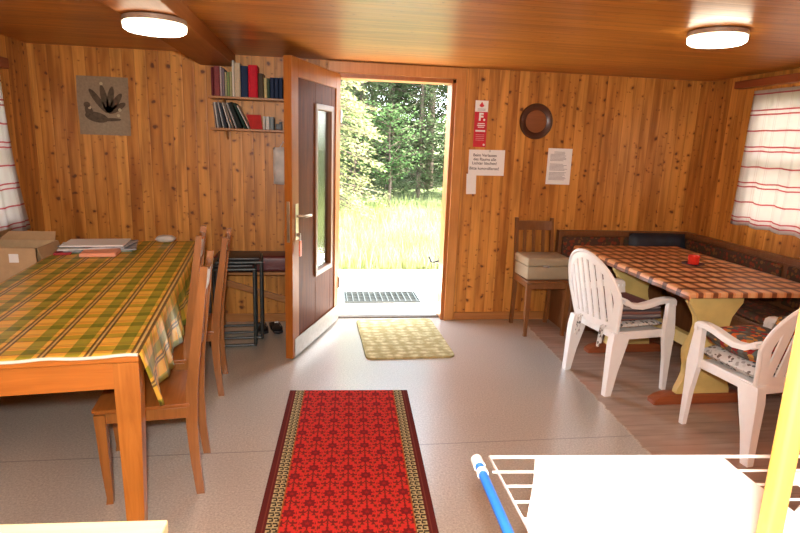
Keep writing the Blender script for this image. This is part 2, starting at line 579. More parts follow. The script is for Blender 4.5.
def rug_mat(wid):
    g = G('red_runner')
    p = g.sep(g.obj())
    x, y = p[0], p[1]
    # damask: staggered medallions
    cw, ch = 0.083, 0.135
    u = g.add(g.div(x, cw), 0.5)
    col = g.fl(u); fu = g.sub(g.fr(u), 0.5)
    v = g.add(g.div(y, ch), g.mul(g.math('MODULO', g.ab(col), 2.0), 0.5))
    fv = g.sub(g.fr(v), 0.5)
    X = fu; Y = g.mul(fv, 1.6)
    r = g.math('SQRT', g.add(g.mul(X, X), g.mul(Y, Y)))
    th = g.math('ARCTAN2', X, Y)
    flower = g.lt(r, g.add(0.31, g.mul(g.math('COSINE', g.mul(th, 8.0)), 0.045)))
    core = g.lt(r, g.add(0.10, g.mul(g.math('COSINE', g.mul(th, 5.0)), 0.04)))
    sx = g.ab(X)
    sn = g.noise(g.comb(g.mul(sx, 4.6), g.mul(Y, 3.4), 0.0), 1.0, 1)[0]
    leaf = g.mul(g.gt(sn, 0.51), g.gt(r, 0.38))
    stem = g.mul(g.lt(sx, 0.04), g.gt(r, 0.3))
    mot = g.mn(g.add(g.add(flower, leaf), stem), 1.0)
    c = g.mix(mot, (0.54, 0.026, 0.020), (0.165, 0.012, 0.012))
    c = g.mix(g.mul(core, 0.5), c, (0.42, 0.015, 0.015))
    olive = g.mul(g.band(sn, 0.51, 0.555), g.gt(r, 0.38))
    c = g.mix(g.mul(olive, 0.7), c, (0.20, 0.055, 0.012))
    ax = g.ab(x)
    # meander band
    m1 = g.fr(g.div(y, 0.034)); m2 = g.fr(g.div(g.sub(ax, wid / 2 - 0.088), 0.024))
    hook = g.mx(g.mul(g.lt(m1, 0.30), g.gt(m2, 0.15)), g.mx(g.mul(g.lt(m2, 0.32), g.gt(m1, 0.55)), g.mul(g.band(m1, 0.5, 0.75), g.lt(m2, 0.7))))
    bc = g.mix(hook, (0.42, 0.34, 0.17), (0.04, 0.03, 0.018))
    inb = g.band(ax, wid / 2 - 0.088, wid / 2 - 0.040)
    c = g.mix(inb, c, bc)
    c = g.mix(g.band(ax, wid / 2 - 0.094, wid / 2 - 0.088), c, (0.30, 0.09, 0.02))
    c = g.mix(g.gt(ax, wid / 2 - 0.040), c, (0.095, 0.014, 0.011))
    c = g.mix(g.band(ax, wid / 2 - 0.03, wid / 2 - 0.024), c, (0.15, 0.03, 0.02))
    nz = g.noise(g.obj(), 300, 2)[0]
    return g.end(g.bsdf(c, 0.95, g.bump(nz, 0.3, 0.003), 0.15))

def mat_mat():
    g = G('doormat_weave')
    o = g.obj(); p = g.sep(o)
    wave = g.noise(g.comb(g.mul(p[0], 26.0), g.mul(p[1], 20.0), 0.0), 1.0, 2)[0]
    v = g.vor(g.comb(g.mul(p[0], 10.0), g.mul(p[1], 16.0), 0.0), 1.0, '2D', 0.45)
    c = g.mix(g.rng(v['Distance'], 0.18, 0.50), (0.66, 0.60, 0.34), (0.36, 0.30, 0.13))
    c = g.mix(g.rng(wave, 0.42, 0.62, 0, 0.6), c, (0.24, 0.20, 0.08))
    nz = g.noise(o, 180, 3)[0]
    c = g.mix(g.rng(nz, 0.35, 0.65, 0, 0.4), c, (0.50, 0.42, 0.22))
    return g.end(g.bsdf(c, 0.95, g.bump(nz, 0.4, 0.004), 0.1))

def plaid_mat():
    """green / gold tartan oilcloth; object x runs across the table, y along it"""
    g = G('green_gold_plaid')
    p = g.sep(g.obj())
    per = 0.155
    def fam(c, per, off):
        f = g.fr(g.add(g.div(c, per), off))
        green = g.band(f, 0.60, 0.92)
        d = g.mx(g.band(f, 0.02, 0.08), g.band(f, 0.13, 0.19))
        lt = g.band(f, 0.055, 0.145)
        return green, d, lt
    # across coordinate follows the drop on the overhanging side
    uv = g.sep(g.uv())
    gx, dx, lx = fam(uv[0], per, 0.53)
    gy, dy, ly = fam(uv[1], per * 0.93, 0.20)
    f2 = g.fr(g.add(g.div(uv[1], per * 0.93), 0.20))
    c = (0.78, 0.40, 0.045)
    yl = g.band(f2, 0.12, 0.44)
    c = g.mix(g.mul(yl, 0.5), c, (0.74, 0.50, 0.07))
    c = g.mix(g.mul(gy, 0.78), c, (0.36, 0.32, 0.022))
    c = g.mix(g.mul(gx, 0.80), c, (0.22, 0.26, 0.018))
    c = g.mix(g.mul(g.mul(gx, gy), 0.7), c, (0.115, 0.145, 0.010))
    c = g.mix(g.mul(g.band(f2, 0.57, 0.62), 0.6), c, (0.10, 0.055, 0.02))
    c = g.mix(g.mul(lx, 0.75), c, (0.55, 0.42, 0.16))
    c = g.mix(g.mul(dy, 0.35), c, (0.10, 0.05, 0.02))
    c = g.mix(g.mul(dx, 0.85), c, (0.060, 0.032, 0.016))
    nz = g.noise(g.comb(uv[0], uv[1], 0.0), 500, 2)[0]
    return g.end(g.bsdf(c, 0.38, g.bump(nz, 0.06, 0.001), 0.45))

def brown_check_mat():
    g = G('brown_orange_check')
    uv = g.sep(g.uv())
    fx = g.fr(g.div(uv[0], 0.098)); fy = g.fr(g.div(uv[1], 0.150))
    bx = g.gt(fx, 0.66); by = g.gt(fy, 0.70)
    n1 = g.noise(g.comb(uv[0], uv[1], 0.0), 14, 2)[0]
    c = g.mix(g.rng(n1, 0.3, 0.7), (0.60, 0.21, 0.065), (0.70, 0.33, 0.13))
    c = g.mix(g.mul(g.band(fx, 0.16, 0.50), 0.40), c, (0.74, 0.50, 0.27))
    c = g.mix(g.mul(bx, 0.88), c, (0.14, 0.040, 0.018))
    c = g.mix(g.mul(by, 0.90), c, (0.10, 0.028, 0.014))
    c = g.mix(g.mul(bx, by), c, (0.055, 0.018, 0.010))
    hang = g.gt(uv[2], 0.5)
    return g, c, bx, by
def brown_check():
    g, c, bx, by = brown_check_mat()
    return g.end(g.bsdf(c, 0.40, None, 0.45))

def curtain_mat(name, axis):
    g = G(name)
    uv = g.sep(g.uv())
    fz = g.fr(g.div(uv[1], 0.28))
    dbl = g.mx(g.band(fz, 0.10, 0.138), g.band(fz, 0.22, 0.258))
    sgl = g.band(fz, 0.66, 0.70)
    red = g.mx(dbl, sgl)
    fx = g.fr(g.div(uv[0], 0.17))
    ver = g.mx(g.band(fx, 0.10, 0.15), g.band(fx, 0.22, 0.27))
    c = g.mix(g.mul(ver, 0.30), (0.64, 0.585, 0.54), (0.44, 0.30, 0.28))
    c = g.mix(g.mul(red, 0.85), c, (0.46, 0.045, 0.06))
    d = g.n('BsdfDiffuse'); t = g.n('BsdfTranslucent')
    g.put(d.inputs[0], c); g.put(t.inputs[0], c)
    mx = g.n('MixShader'); mx.inputs[0].default_value = 0.5
    g.t.links.new(d.outputs[0], mx.inputs[1]); g.t.links.new(t.outputs[0], mx.inputs[2])
    return g.end(mx.outputs[0])

def floral(name, ground, cols, scale, cover=0.5):
    g = G(name)
    o = g.obj()
    v = g.vor(o, scale)
    cs = g.sep(v['Color'])
    w = g.noise(o, scale * 1.6, 2)[0]
    c = ground
    step = 1.0 / len(cols)
    d = g.add(v['Distance'], g.mul(g.sub(w, 0.5), 0.5))
    on = g.lt(d, cover)
    for i, q in enumerate(cols):
        c = g.mix(g.mul(on, g.band(cs[1], i * step, (i + 1) * step)), c, q)
    return g.end(g.bsdf(c, 0.85, None, 0.2))
M['floral_dark'] = floral('bench_floral', (0.075, 0.038, 0.022), [(0.20, 0.040, 0.018), (0.06, 0.045, 0.020), (0.17, 0.075, 0.026), (0.09, 0.032, 0.020)], 34, 0.5)
M['floral_pale'] = floral('cushion_floral_pale', (0.60, 0.57, 0.53), [(0.10, 0.10, 0.10), (0.34, 0.31, 0.28), (0.52, 0.50, 0.46), (0.16, 0.12, 0.10)], 40, 0.42)
M['floral_bright'] = floral('cushion_floral_bright', (0.10, 0.08, 0.06), [(0.60, 0.13, 0.03), (0.30, 0.02, 0.02), (0.12, 0.13, 0.12), (0.46, 0.22, 0.05)], 26, 0.55)

def stripes_mat():
    g = G('striped_blanket')
    p = g.sep(g.obj())
    f = g.fr(g.div(p[2], 0.022))
    c = g.ramp(g.fr(g.div(g.add(p[2], g.mul(p[1], 0.05)), 0.05)), [(0.0, (0.13, 0.10, 0.10)), (0.3, (0.30, 0.26, 0.25)), (0.5, (0.12, 0.05, 0.05)), (0.7, (0.22, 0.10, 0.07)), (0.9, (0.07, 0.065, 0.075))])
    return g.end(g.bsdf(c, 0.95, None, 0.1))
M['blanket'] = stripes_mat()

def leaf_mat(name, c1, c2, trans=0.45):
    g = G(name)
    nz = g.noise(g.obj(), 1.2, 3)[0]
    oi = g.n('ObjectInfo').outputs['Random']
    c = g.mix(g.rng(g.add(nz, g.mul(g.sub(oi, 0.5), 0.25)), 0.3, 0.7), c1, c2)
    d = g.n('BsdfDiffuse'); t = g.n('BsdfTranslucent')
    g.put(d.inputs[0], c); g.put(t.inputs[0], c)
    mx = g.n('MixShader'); mx.inputs[0].default_value = trans
    g.t.links.new(d.outputs[0], mx.inputs[1]); g.t.links.new(t.outputs[0], mx.inputs[2])
    return g.end(mx.outputs[0])
M['spruce'] = leaf_mat('spruce_needles', (0.0322, 0.0546, 0.0223), (0.0837, 0.1178, 0.0496), 0.4)
M['larch'] = leaf_mat('larch_needles', (0.15, 0.17, 0.065), (0.28, 0.28, 0.14))
M['broad'] = leaf_mat('broad_leaves', (0.055, 0.105, 0.036), (0.115, 0.18, 0.07))
M['grass'] = leaf_mat('grass_blades', (0.17, 0.215, 0.065), (0.34, 0.34, 0.17), 0.45)
M['meadow'] = plain('meadow_ground', (0.10, 0.13, 0.04), 0.95, var=0.4, scale=3)

# ------------------------------------------------------------------ room shell
WT = 0.15
DX0, DX1, DZ1 = 0.14, 1.13, 2.085
m = MB()
def wall_quads(mb, along, a0, a1, holes, lo, hi, z1):
    """wall slab with rectangular holes; along 'x' or 'y'; lo..hi is the thickness range"""
    def put(a, b, z0, z):
        if b - a < 1e-4 or z - z0 < 1e-4: return
        if along == 'x': mb.box(((a + b) / 2, (lo + hi) / 2, (z0 + z) / 2), (b - a, hi - lo, z - z0))
        else: mb.box(((lo + hi) / 2, (a + b) / 2, (z0 + z) / 2), (hi - lo, b - a, z - z0))
    c = a0
    for (h0, h1, z0, z) in sorted(holes):
        put(c, h0, 0, z1); put(h0, h1, 0, z0); put(h0, h1, z, z1); c = h1
    put(c, a1, 0, z1)
wall_quads(m, 'x', XL - WT, XR + WT, [(DX0, DX1, 0, DZ1)], YB, YB + WT, ZC)
struct(m.build('wall_back', M['pine_back']))
LW = (3.25, 4.38, 0.90, 1.90)       # left window hole (y0,y1,z0,z1)
RW = (2.66, 4.14, 1.02, 2.02)
m = MB(); wall_quads(m, 'y', YF, YB, [LW], XL - WT, XL, ZC); struct(m.build('wall_left', M['pine_side']))
m = MB(); wall_quads(m, 'y', YF, YB, [RW], XR, XR + WT, ZC); struct(m.build('wall_right', M['pine_side']))
m = MB(); wall_quads(m, 'x', XL - WT, XR + WT, [], YF - WT, YF, ZC); struct(m.build('wall_front', M['pine_back']))
m = MB(); m.box(((XL + XR) / 2, (YF + YB) / 2 + 0.075, -0.06), (XR - XL + 2 * WT, YB - YF + 0.15, 0.12)); struct(m.build('floor', M['floor']))
m = MB(); m.box(((XL + XR) / 2, (YF + YB) / 2, ZC + 0.06), (XR - XL + 2 * WT, YB - YF + 2 * WT, 0.12)); struct(m.build('ceiling', M['ceiling']))
m = MB(); m.box((-0.785, (YF + YB) / 2, 2.135), (0.265, YB - YF - 0.002, 0.09), bev=0.004); tag(struct(m.build('trim_1', M['beam'])))
# skirting
m = MB(); m.box(((1.215 + XR) / 2, YB - 0.010, 0.035), (XR - 1.215, 0.02, 0.07), bev=0.004); struct(m.build('baseboard_back', M['skirt']))
m = MB(); m.box(((XL + 0.05) / 2, YB - 0.010, 0.035), (0.05 - XL, 0.02, 0.07), bev=0.004); struct(m.build('baseboard_back.001', M['skirt']))
m = MB(); m.box((XL + 0.010, (YF + YB) / 2, 0.035), (0.02, YB - YF - 0.05, 0.07), bev=0.004); struct(m.build('baseboard_left', M['skirt']))
m = MB(); m.box((XR - 0.010, (YF + YB) / 2, 0.035), (0.02, YB - YF - 0.05, 0.07), bev=0.004); struct(m.build('baseboard_right', M['skirt']))
# door lining and casing
m = MB()
m.box((DX1 - 0.02, YB + 0.075, DZ1 / 2), (0.04, WT + 0.02, DZ1), bev=0.004)
m.box((DX0 + 0.004, YB + 0.095, DZ1 / 2), (0.03, WT - 0.03, DZ1), bev=0.004)
m.box(((DX0 + DX1) / 2, YB + 0.075, DZ1 - 0.012), (DX1 - DX0, WT + 0.02, 0.045), bev=0.004)
struct(m.build('trim_2', M['trim_dark']))
m = MB()
m.box((DX1 + 0.035, YB - 0.014, 1.06), (0.085, 0.028, 2.12), bev=0.006)
m.box((DX0 - 0.04, YB - 0.010, 1.06), (0.08, 0.02, 2.12), bev=0.006)
struct(m.build('trim_3', M['trim']))
m = MB(); m.box(((DX0 + DX1) / 2, YB - 0.014, DZ1 + 0.045), (DX1 - DX0 + 0.155, 0.03, 0.09), bev=0.006); struct(m.build('trim_4', M['trim']))
m = MB(); m.box(((DX0 + DX1) / 2, YB + 0.09, 0.004), (DX1 - DX0 - 0.06, 0.07, 0.022), bev=0.006)
struct(m.build('trim_5', plain('threshold_strip', (0.11, 0.09, 0.07), 0.4, metal=0.4)))

# windows
def window(name, along_lo, along_hi, z0, z1, xw, sgn):
    root = bpy.data.objects.new(name, None); COL.objects.link(root); struct(root)
    root.location = (xw, (along_lo + along_hi) / 2, z0)
    W, H = along_hi - along_lo, z1 - z0
    f = MB()
    for yy in (-W / 2 + 0.025, 0, W / 2 - 0.025): f.box((0, yy, H / 2), (0.05, 0.05, H), bev=0.004)
    for zz in (0.025, H / 2, H - 0.025): f.box((0, 0, zz), (0.046, W, 0.04), bev=0.004)
    f.build('window_frame', M['trim'], root)
    for k in (-1, 1):
        p = MB(); p.box((sgn * 0.004, k * W / 4, H / 2), (0.005, W / 2 - 0.055, H - 0.08)); p.build('pane', M['window_glass'], root)
    s = MB(); s.box((-sgn * 0.02, 0, 0.008), (0.07, W - 0.004, 0.016), bev=0.004); s.build('window_sill', M['trim'], root)
window('window_1', LW[0], LW[1], LW[2], LW[3], XL - 0.06, -1)
window('window_2', RW[0], RW[1], RW[2], RW[3], XR + 0.06, 1)

# open door: the leaf turns on its left edge
door = bpy.data.objects.new('door_1', None); COL.objects.link(door); struct(door)
hx, hy = 0.170, 4.770
ex, ey = -0.180, 3.845
dvec = Vector((ex - hx, ey - hy, 0)); DL = dvec.length
door.location = (hx, hy, 0.0)
door.rotation_euler = (0, 0, math.atan2(dvec.y, dvec.x))
# local: +x from hinge to lock edge; +y side is the face seen from the room (right face)
TH = 0.055
fy = -TH   # hidden face
chk = Matrix.Rotation(door.rotation_euler.z, 3, 'Z') @ Vector((0, 1, 0))
SG = 1 if chk.x > 0 else -1            # local y direction of the visible face
def DB(mb, x0, x1, z0, z1, y0, y1, bev=0.003):
    mb.box(((x0 + x1) / 2, SG * (y0 + y1) / 2, (z0 + z1) / 2), (x1 - x0, abs(y1 - y0), z1 - z0), bev=bev)
px0, px1, pz0, pz1 = 0.20, 0.535, 0.545, 1.79
f = MB()
DB(f, DL - 0.115, DL, 0.015, 2.075, -TH, 0)
DB(f, 0.0, 0.105, 0.015, 2.075, -TH, 0)
DB(f, 0.1045, DL - 0.1145, 1.955, 2.075, -TH, 0)
f.build('door_stile', M['door_frame'], door)
f = MB()
DB(f, 0.105, px0, 0.015, 1.955, -TH + 0.01, -0.008)
DB(f, px1, DL - 0.115, 0.015, 1.955, -TH + 0.01, -0.008)
DB(f, px0, px1, 0.015, pz0, -TH + 0.01, -0.008)
DB(f, px0, px1, pz1, 1.955, -TH + 0.01, -0.008)
f.build('door_panel', M['door_panel'], door)
f = MB()
for (a, b, c, d) in ((px0 - 0.022, px0 + 0.022, pz0, pz1), (px1 - 0.022, px1 + 0.022, pz0, pz1), (px0 - 0.022, px1 + 0.022, pz0 - 0.022, pz0 + 0.022), (px0 - 0.022, px1 + 0.022, pz1 - 0.022, pz1 + 0.022)):
    DB(f, a, b, c, d, -TH + 0.004, 0.006, 0.006)
f.build('pane_frame', M['old_chair'], door)
p = MB(); DB(p, px0 + 0.015, px1 - 0.015, pz0 + 0.015, pz1 - 0.015, -0.030, -0.024, 0)
p.build('pane', M['door_glass'], door)
k = MB(); DB(k, 0.01, DL - 0.03, 0.02, 0.155, 0.0005, 0.006, 0.001); k.build('kick_plate', M['kick'], door)
k = MB(); k.box((DL + 0.002, -SG * TH / 2, 1.0), (0.004, 0.022, 0.28), bev=0.001); k.build('lock_plate', M['brass'], door)
k = MB(); DB(k, DL - 0.10, DL - 0.05, 0.87, 1.12, 0.0005, 0.005, 0.002); hp = k.build('handle_plate', M['brass'], door)
k = MB(); k.tube([(DL - 0.075, SG * 0.004, 1.035), (DL - 0.075, SG * 0.05, 1.035), (DL - 0.085, SG * 0.058, 1.035), (DL - 0.20, SG * 0.058, 1.03)], 0.010, 10)
k.build('door_handle', M['brass'], hp, 60)
k = MB(); k.box((DL - 0.075, SG * 0.014, 0.905), (0.006, 0.03, 0.024), bev=0.001); key = k.build('key', M['steel'], door)
k = MB(); k.prism([(-0.013, 0), (0.013, 0), (0.018, -0.03), (0.015, -0.11), (-0.015, -0.11), (-0.018, -0.03)], 'xz', -0.004, 0.004, Matrix.Translation((DL - 0.075, SG * 0.028, 0.865)))
kt = k.build('key_tag', plain('orange_tag', (0.75, 0.10, 0.015), 0.4), key); kt['label'] = 'orange key tag'
k = MB(); k.tube([(DL - 0.075, SG * 0.028, 0.90), (DL - 0.075, SG * 0.028, 0.862)], 0.004, 8); k.build('key_ring', M['paper'], key)
for zz in (0.35, 1.75):
    k = MB(); k.tube([(0.0, SG * 0.004, zz - 0.05), (0.0, SG * 0.004, zz + 0.05)], 0.009, 10); k.build('hinge', M['steel'], door, 50)

# curtains
def curtain(name, label, x, y0, y1, ztop, zbot, amp, nf, mkey, flare=0.0, zslope=0.0):
    root = None
    nu, nv = nf * 10, 26
    b = bmesh.new(); uvl = b.loops.layers.uv.new('UVMap')
    V = []
    for i in range(nv + 1):
        t = i / nv
        row = []
        for j in range(nu + 1):
            s = j / nu
            a = amp * (0.45 + 0.9 * t)
            yy = y0 + (y1 - y0) * s + 0.012 * math.sin(nf * 4 * PI * s + 1.0) * t
            yy += flare * t * t * (s - 0.35)
            xx = x + a * math.sin(2 * PI * nf * s + 0.6 * math.sin(5 * s)) + 0.3 * a * math.sin(2 * PI * nf * 2.3 * s)
            zz = ztop + (zbot + zslope * s - ztop) * t + 0.006 * math.sin(2 * PI * nf * s) * t
            row.append((b.verts.new((xx, yy, zz)), s * abs(y1 - y0) * 1.5, (ztop - zbot) * (1 - t)))
        V.append(row)
    for i in range(nv):
        for j in range(nu):
            q = (V[i][j], V[i][j + 1], V[i + 1][j + 1], V[i + 1][j])
            fc = b.faces.new([w[0] for w in q]); fc.smooth = True
            for lp, w in zip(fc.loops, q): lp[uvl].uv = (w[1], w[2])
    me = bpy.data.meshes.new(name); b.to_mesh(me); b.free(); me.materials.append(M[mkey])
    o = bpy.data.objects.new(name, me); COL.objects.link(o)
    tag(o, label, 'curtain')
    md = o.modifiers.new('hem', 'SOLIDIFY'); md.thickness = 0.0015
    return o
M['curtain'] = curtain_mat('checked_curtain', 'y')
curtain('curtain', 'white curtain with red checked lines on the right wall above the corner bench', XR - 0.062, 2.62, 4.145, 2.045, 0.985, 0.010, 7, 'curtain', 0.03, 0.02)
curtain('curtain', 'white curtain with red checked lines on the left wall above the cardboard box', XL + 0.045, 3.15, 4.28, 1.96, 0.835, 0.014, 7, 'curtain', 0.30, 0.0)
m = MB(); m.box((XR - 0.045, 3.40, 2.105), (0.085, 1.90, 0.058), bev=0.005)
tag(m.build('curtain_board', M['rod']), 'dark red wooden board above the right curtain', 'curtain board')
m = MB(); m.box((XL + 0.035, 3.65, 1.985), (0.07, 1.42, 0.07), bev=0.005)
tag(m.build('curtain_board', M['rod']), 'dark red wooden board above the left curtain', 'curtain board')

# ------------------------------------------------------------------ ceiling lamps
def ceiling_lamp(label, loc):
    root = thing('ceiling_lamp', label, 'lamp', loc)
    root.scale = (0.94, 0.94, 0.94)
    a = MB(); a.lathe([(0, 0), (0.135, 0), (0.152, -0.006), (0.156, -0.030), (0.148, -0.034), (0, -0.034)], seg=48); a.build('lamp_base', M['lamp_ring'], root, 40)
    d = MB(); d.lathe([(0.147, -0.030), (0.151, -0.036), (0.149, -0.060), (0.134, -0.070), (0.08, -0.075), (0, -0.076)], seg=48); d.build('diffuser', M['lamp'], root, 50)
    return root
ceiling_lamp('round flush lamp shining under the ceiling beam above the long table', (-0.775, 2.99, 2.09))
ceiling_lamp('round flush lamp shining on the flat ceiling near the right wall', (2.058, 2.87, 2.18))

# ------------------------------------------------------------------ long table on the left with its cloth
TT = 0.1066
TW, TLN, TZ = 0.88, 2.43, 0.752
cx_, sx_ = math.cos(TT), math.sin(TT)
TC = (-0.66 - TW / 2 * cx_ - TLN / 2 * sx_, 2.07 - TW / 2 * sx_ + TLN / 2 * cx_, 0.0)
def on_table(u, v, z):      # u left of the right edge, v from the front edge
    return (-0.66 - u * cx_ - v * sx_, 2.07 - u * sx_ + v * cx_, z)
tb = thing('dining_table', 'long pine table under the green and gold plaid cloth', 'table', TC, TT)
m = MB(); m.box((0, 0, TZ - 0.014), (TW, TLN, 0.028), bev=0.004); m.build('tabletop', M['apron_wood'], tb)
m = MB(); m.box((0, -TLN / 2 + 0.030, TZ - 0.083), (TW - 0.17, 0.024, 0.108), bev=0.002); m.build('apron', M['apron_wood'], tb)
m = MB(); m.box((0, TLN / 2 - 0.030, TZ - 0.083), (TW - 0.17, 0.024, 0.108), bev=0.002); m.build('apron', M['apron_wood'], tb)
for s in (-1, 1):
    m = MB(); m.box((s * (TW / 2 - 0.03), 0, TZ - 0.083), (0.024, TLN - 0.17, 0.108), bev=0.002); m.build('apron', M['table_wood'], tb)
    for t in (-1, 1):
        X, Y = s * (TW / 2 - 0.045), t * (TLN / 2 - 0.045)
        m = MB()
        def sq(cx, cy, z, h): return [(cx - h, cy - h, z), (cx + h, cy - h, z), (cx + h, cy + h, z), (cx - h, cy + h, z)]
        m.loft([sq(X - s * 0.010, Y - t * 0.010, 0, 0.032), sq(X, Y, TZ - 0.16, 0.044), sq(X, Y, TZ - 0.029, 0.044)])
        m.build('leg', M['table_wood'], tb)

def table_cloth(name, W, L, z, drops, mat, loc, rz, uv0=(0, 0), wav=0.012, tip=0.0, nx=40, ny=70, rnd=0.006):
    """cloth lying on a table: drops = (left, right, front, far)"""
    b = bmesh.new(); uvl = b.loops.layers.uv.new('UVMap')
    dl, dr, df, dk = drops
    def ax(n, w, d0, d1):
        r = []
        if d0 > 0: r += [-d0 + d0 * i / 8 for i in range(8)]
        r += [w * i / n for i in range(n + 1)]
        if d1 > 0: r += [w + d1 * (i + 1) / 8 for i in range(8)]
        return r
    xs, ys = ax(nx, W, dl, dr), ax(ny, L, df, dk)
    V = []
    for s in xs:
        row = []
        for t in ys:
            ox = max(0, -s) + max(0, s - W); oy = max(0, -t) + max(0, t - L)
            x = min(max(s, 0), W) - W / 2; y = min(max(t, 0), L) - L / 2
            zz = z
            if ox > 0:
                f = 1 - 0.0
                drop = ox
                if s > W and tip > 0 and t < 0.45:
                    k = max(0, 1 - t / 0.30)
                    drop = ox * (1 + tip * k)
                    y += 0.16 * ox / dr * max(0, 1 - t / 0.25) ** 2 + 0.02 * ox / dr
                zz -= drop
                sg = 1 if s > W else -1
                x += sg * (0.006 + 0.7 * wav * ox / max(dl, dr) + wav * (ox / max(dl, dr)) * (1 + math.sin(t * 17.0 + 0.6 * math.sin(t * 5)) + 0.5 * math.sin(t * 41)))
            if oy > 0:
                zz -= oy
                sg = 1 if t > L else -1
                y += sg * (0.005 + wav * 0.5 * (oy / max(df, dk, 1e-6)) * (1 + math.sin(s * 19)))
            zz += 0.0008 * math.sin(s * 11) * math.sin(t * 7)
            row.append((b.verts.new((x, y, zz)), s + uv0[0], t + uv0[1]))
        V.append(row)
    for i in range(len(xs) - 1):
        for j in range(len(ys) - 1):
            q = (V[i][j], V[i + 1][j], V[i + 1][j + 1], V[i][j + 1])
            fc = b.faces.new([w[0] for w in q]); fc.smooth = True
            for lp, w in zip(fc.loops, q): lp[uvl].uv = (w[1], w[2])
    me = bpy.data.meshes.new(name); b.to_mesh(me); b.free(); me.materials.append(mat)
    o = bpy.data.objects.new(name, me); COL.objects.link(o)
    o.location = loc; o.rotation_euler = (0, 0, rz)
    md = o.modifiers.new('thick', 'SOLIDIFY'); md.thickness = 0.002; md.offset = 1.0
    return o
tc = table_cloth('tablecloth', TW, TLN, TZ + 0.0015, (0.20, 0.245, 0, 0.12), plaid_mat(), TC, TT, (0.0, 0.0), 0.016, 0.20)
tag(tc, 'green and gold plaid oilcloth hanging over the long table', 'tablecloth')
hm = MB(); hm.tube([(-TW / 2 + i * TW / 24, -TLN / 2 - 0.004 + 0.002 * math.sin(i * 1.7), TZ + 0.001 + 0.003 * math.sin(i * 0.9)) for i in range(25)], 0.0065, 8)
he = hm.build('hem', plain('cloth_white_hem', (0.72, 0.72, 0.60), 0.6), tc, 60); he['label'] = 'white curled front edge of the cloth'

# ------------------------------------------------------------------ wooden chairs along the table
def wood_chair(name, label, loc, rz, group=None, mats=None, W=0.35, seat_z=0.44, top=1.03):
    mw, ms = mats or (M['chair_wood'], M['chair_seat'])
    r = thing(name, label, 'chair', loc, rz, group)
    k = top / 1.03
    spine = [(-0.196, 0.0), (-0.180, 0.16), (-0.172, 0.33), (-0.178, 0.50), (-0.200, 0.68), (-0.224, 0.86), (-0.248, 1.03)]
    def sp(z):
        for (y0, z0), (y1, z1) in zip(spine, spine[1:]):
            if z <= z1 * k or (y1, z1) == spine[-1]:
                t = (z - z0 * k) / ((z1 - z0) * k)
                return y0 + (y1 - y0) * t
    for s in (-1, 1):
        m = MB()
        x = s * (W / 2 - 0.006)
        rings = []
        for i, (y, z) in enumerate(spine):
            d = (0.017, 0.019, 0.023, 0.024, 0.021, 0.018, 0.014)[i]
            h = 0.014
            zz = z * k
            rings.append([(x - h, y - d, zz), (x + h, y - d, zz), (x + h, y + d, zz + (0.0)), (x - h, y + d, zz)])
        m.loft(rings)
        bm2 = m.b
        m.build('back_post', mw, r, 35)
    for s in (-1, 1):
        m = MB()
        X = s * (W / 2 + 0.005)
        q = lambda cx, cy, z, h: [(cx - h, cy - h, z), (cx + h, cy - h, z), (cx + h, cy + h, z), (cx - h, cy + h, z)]
        m.loft([q(X - s * 0.006, 0.172, 0, 0.014), q(X - s * 0.008, 0.170, 0.03, 0.013), q(X - s * 0.004, 0.176, 0.2, 0.018), q(X, 0.182, seat_z - 0.022, 0.021)])
        m.build('leg', mw, r, 35)
    m = MB(); m.prism([(-W / 2 - 0.012, -0.165), (W / 2 + 0.012, -0.165), (W / 2 + 0.028, 0.19), (W / 2 + 0.012, 0.212), (-W / 2 - 0.012, 0.212), (-W / 2 - 0.028, 0.19)], 'xy', seat_z - 0.018, seat_z, bev=0.005)
    m.build('seat', ms, r, 40)
    m = MB()
    for s in (-1, 1): m.box((s * W / 2, 0.005, seat_z - 0.044), (0.018, 0.32, 0.05), bev=0.002)
    m.box((0, 0.180, seat_z - 0.044), (W - 0.03, 0.018, 0.05), bev=0.002)
    m.box((0, -0.155, seat_z - 0.044), (W - 0.03, 0.018, 0.05), bev=0.002)
    m.build('seat_rail', mw, r)
    for (z0, z1, th) in ((0.915 * k, 1.00 * k, 0.016), (0.655 * k, 0.70 * k, 0.014)):
        m = MB(); n = 8; grid = []
        for a in range(3):
            z = z0 + (z1 - z0) * a / 2
            grid.append([(x, sp(z) + 0.004 - 0.022 * (1 - (2 * x / W) ** 2), z) for x in [-W / 2 + 0.012 + (W - 0.024) * i / n for i in range(n + 1)]])
        m.slab(grid, (0, th, 0)); m.build('back_rail', mw, r, 40)
    for x in (-0.085, 0, 0.085):
        m = MB(); grid = []
        for i in range(7):
            z = 0.69 * k + (0.925 - 0.69) * k * i / 6
            y = sp(z) + 0.008 - 0.022 * (1 - (2 * x / W) ** 2)
            grid.append([(x - 0.014, y, z), (x + 0.014, y, z)])
        m.slab(grid, (0, 0.010, 0)); m.build('back_slat', mw, r)
    return r
CR = TT + PI / 2
chA = wood_chair('wooden_chair', 'brown wooden chair at the near end of the plaid table, beside its front leg', (-0.728, 2.475, 0), CR, 'wooden chairs along the plaid table')
c_ = copy_tree(chA, (-0.838, 2.915, 0), CR + 0.02, 'brown wooden chair second along the plaid table, pushed furthest under the cloth')
c_.scale.z = 1.05
c_ = copy_tree(chA, (-0.798, 3.470, 0), CR - 0.02, 'brown wooden chair at the far end of the plaid table, nearest the open door')
c_.scale.z = 0.955
wood_chair('wooden_chair', 'dark old wooden chair against the back wall carrying a beige case', (1.885, 4.475, 0), PI, None, (M['old_chair'], M['old_chair']), W=0.335, seat_z=0.482, top=0.95)

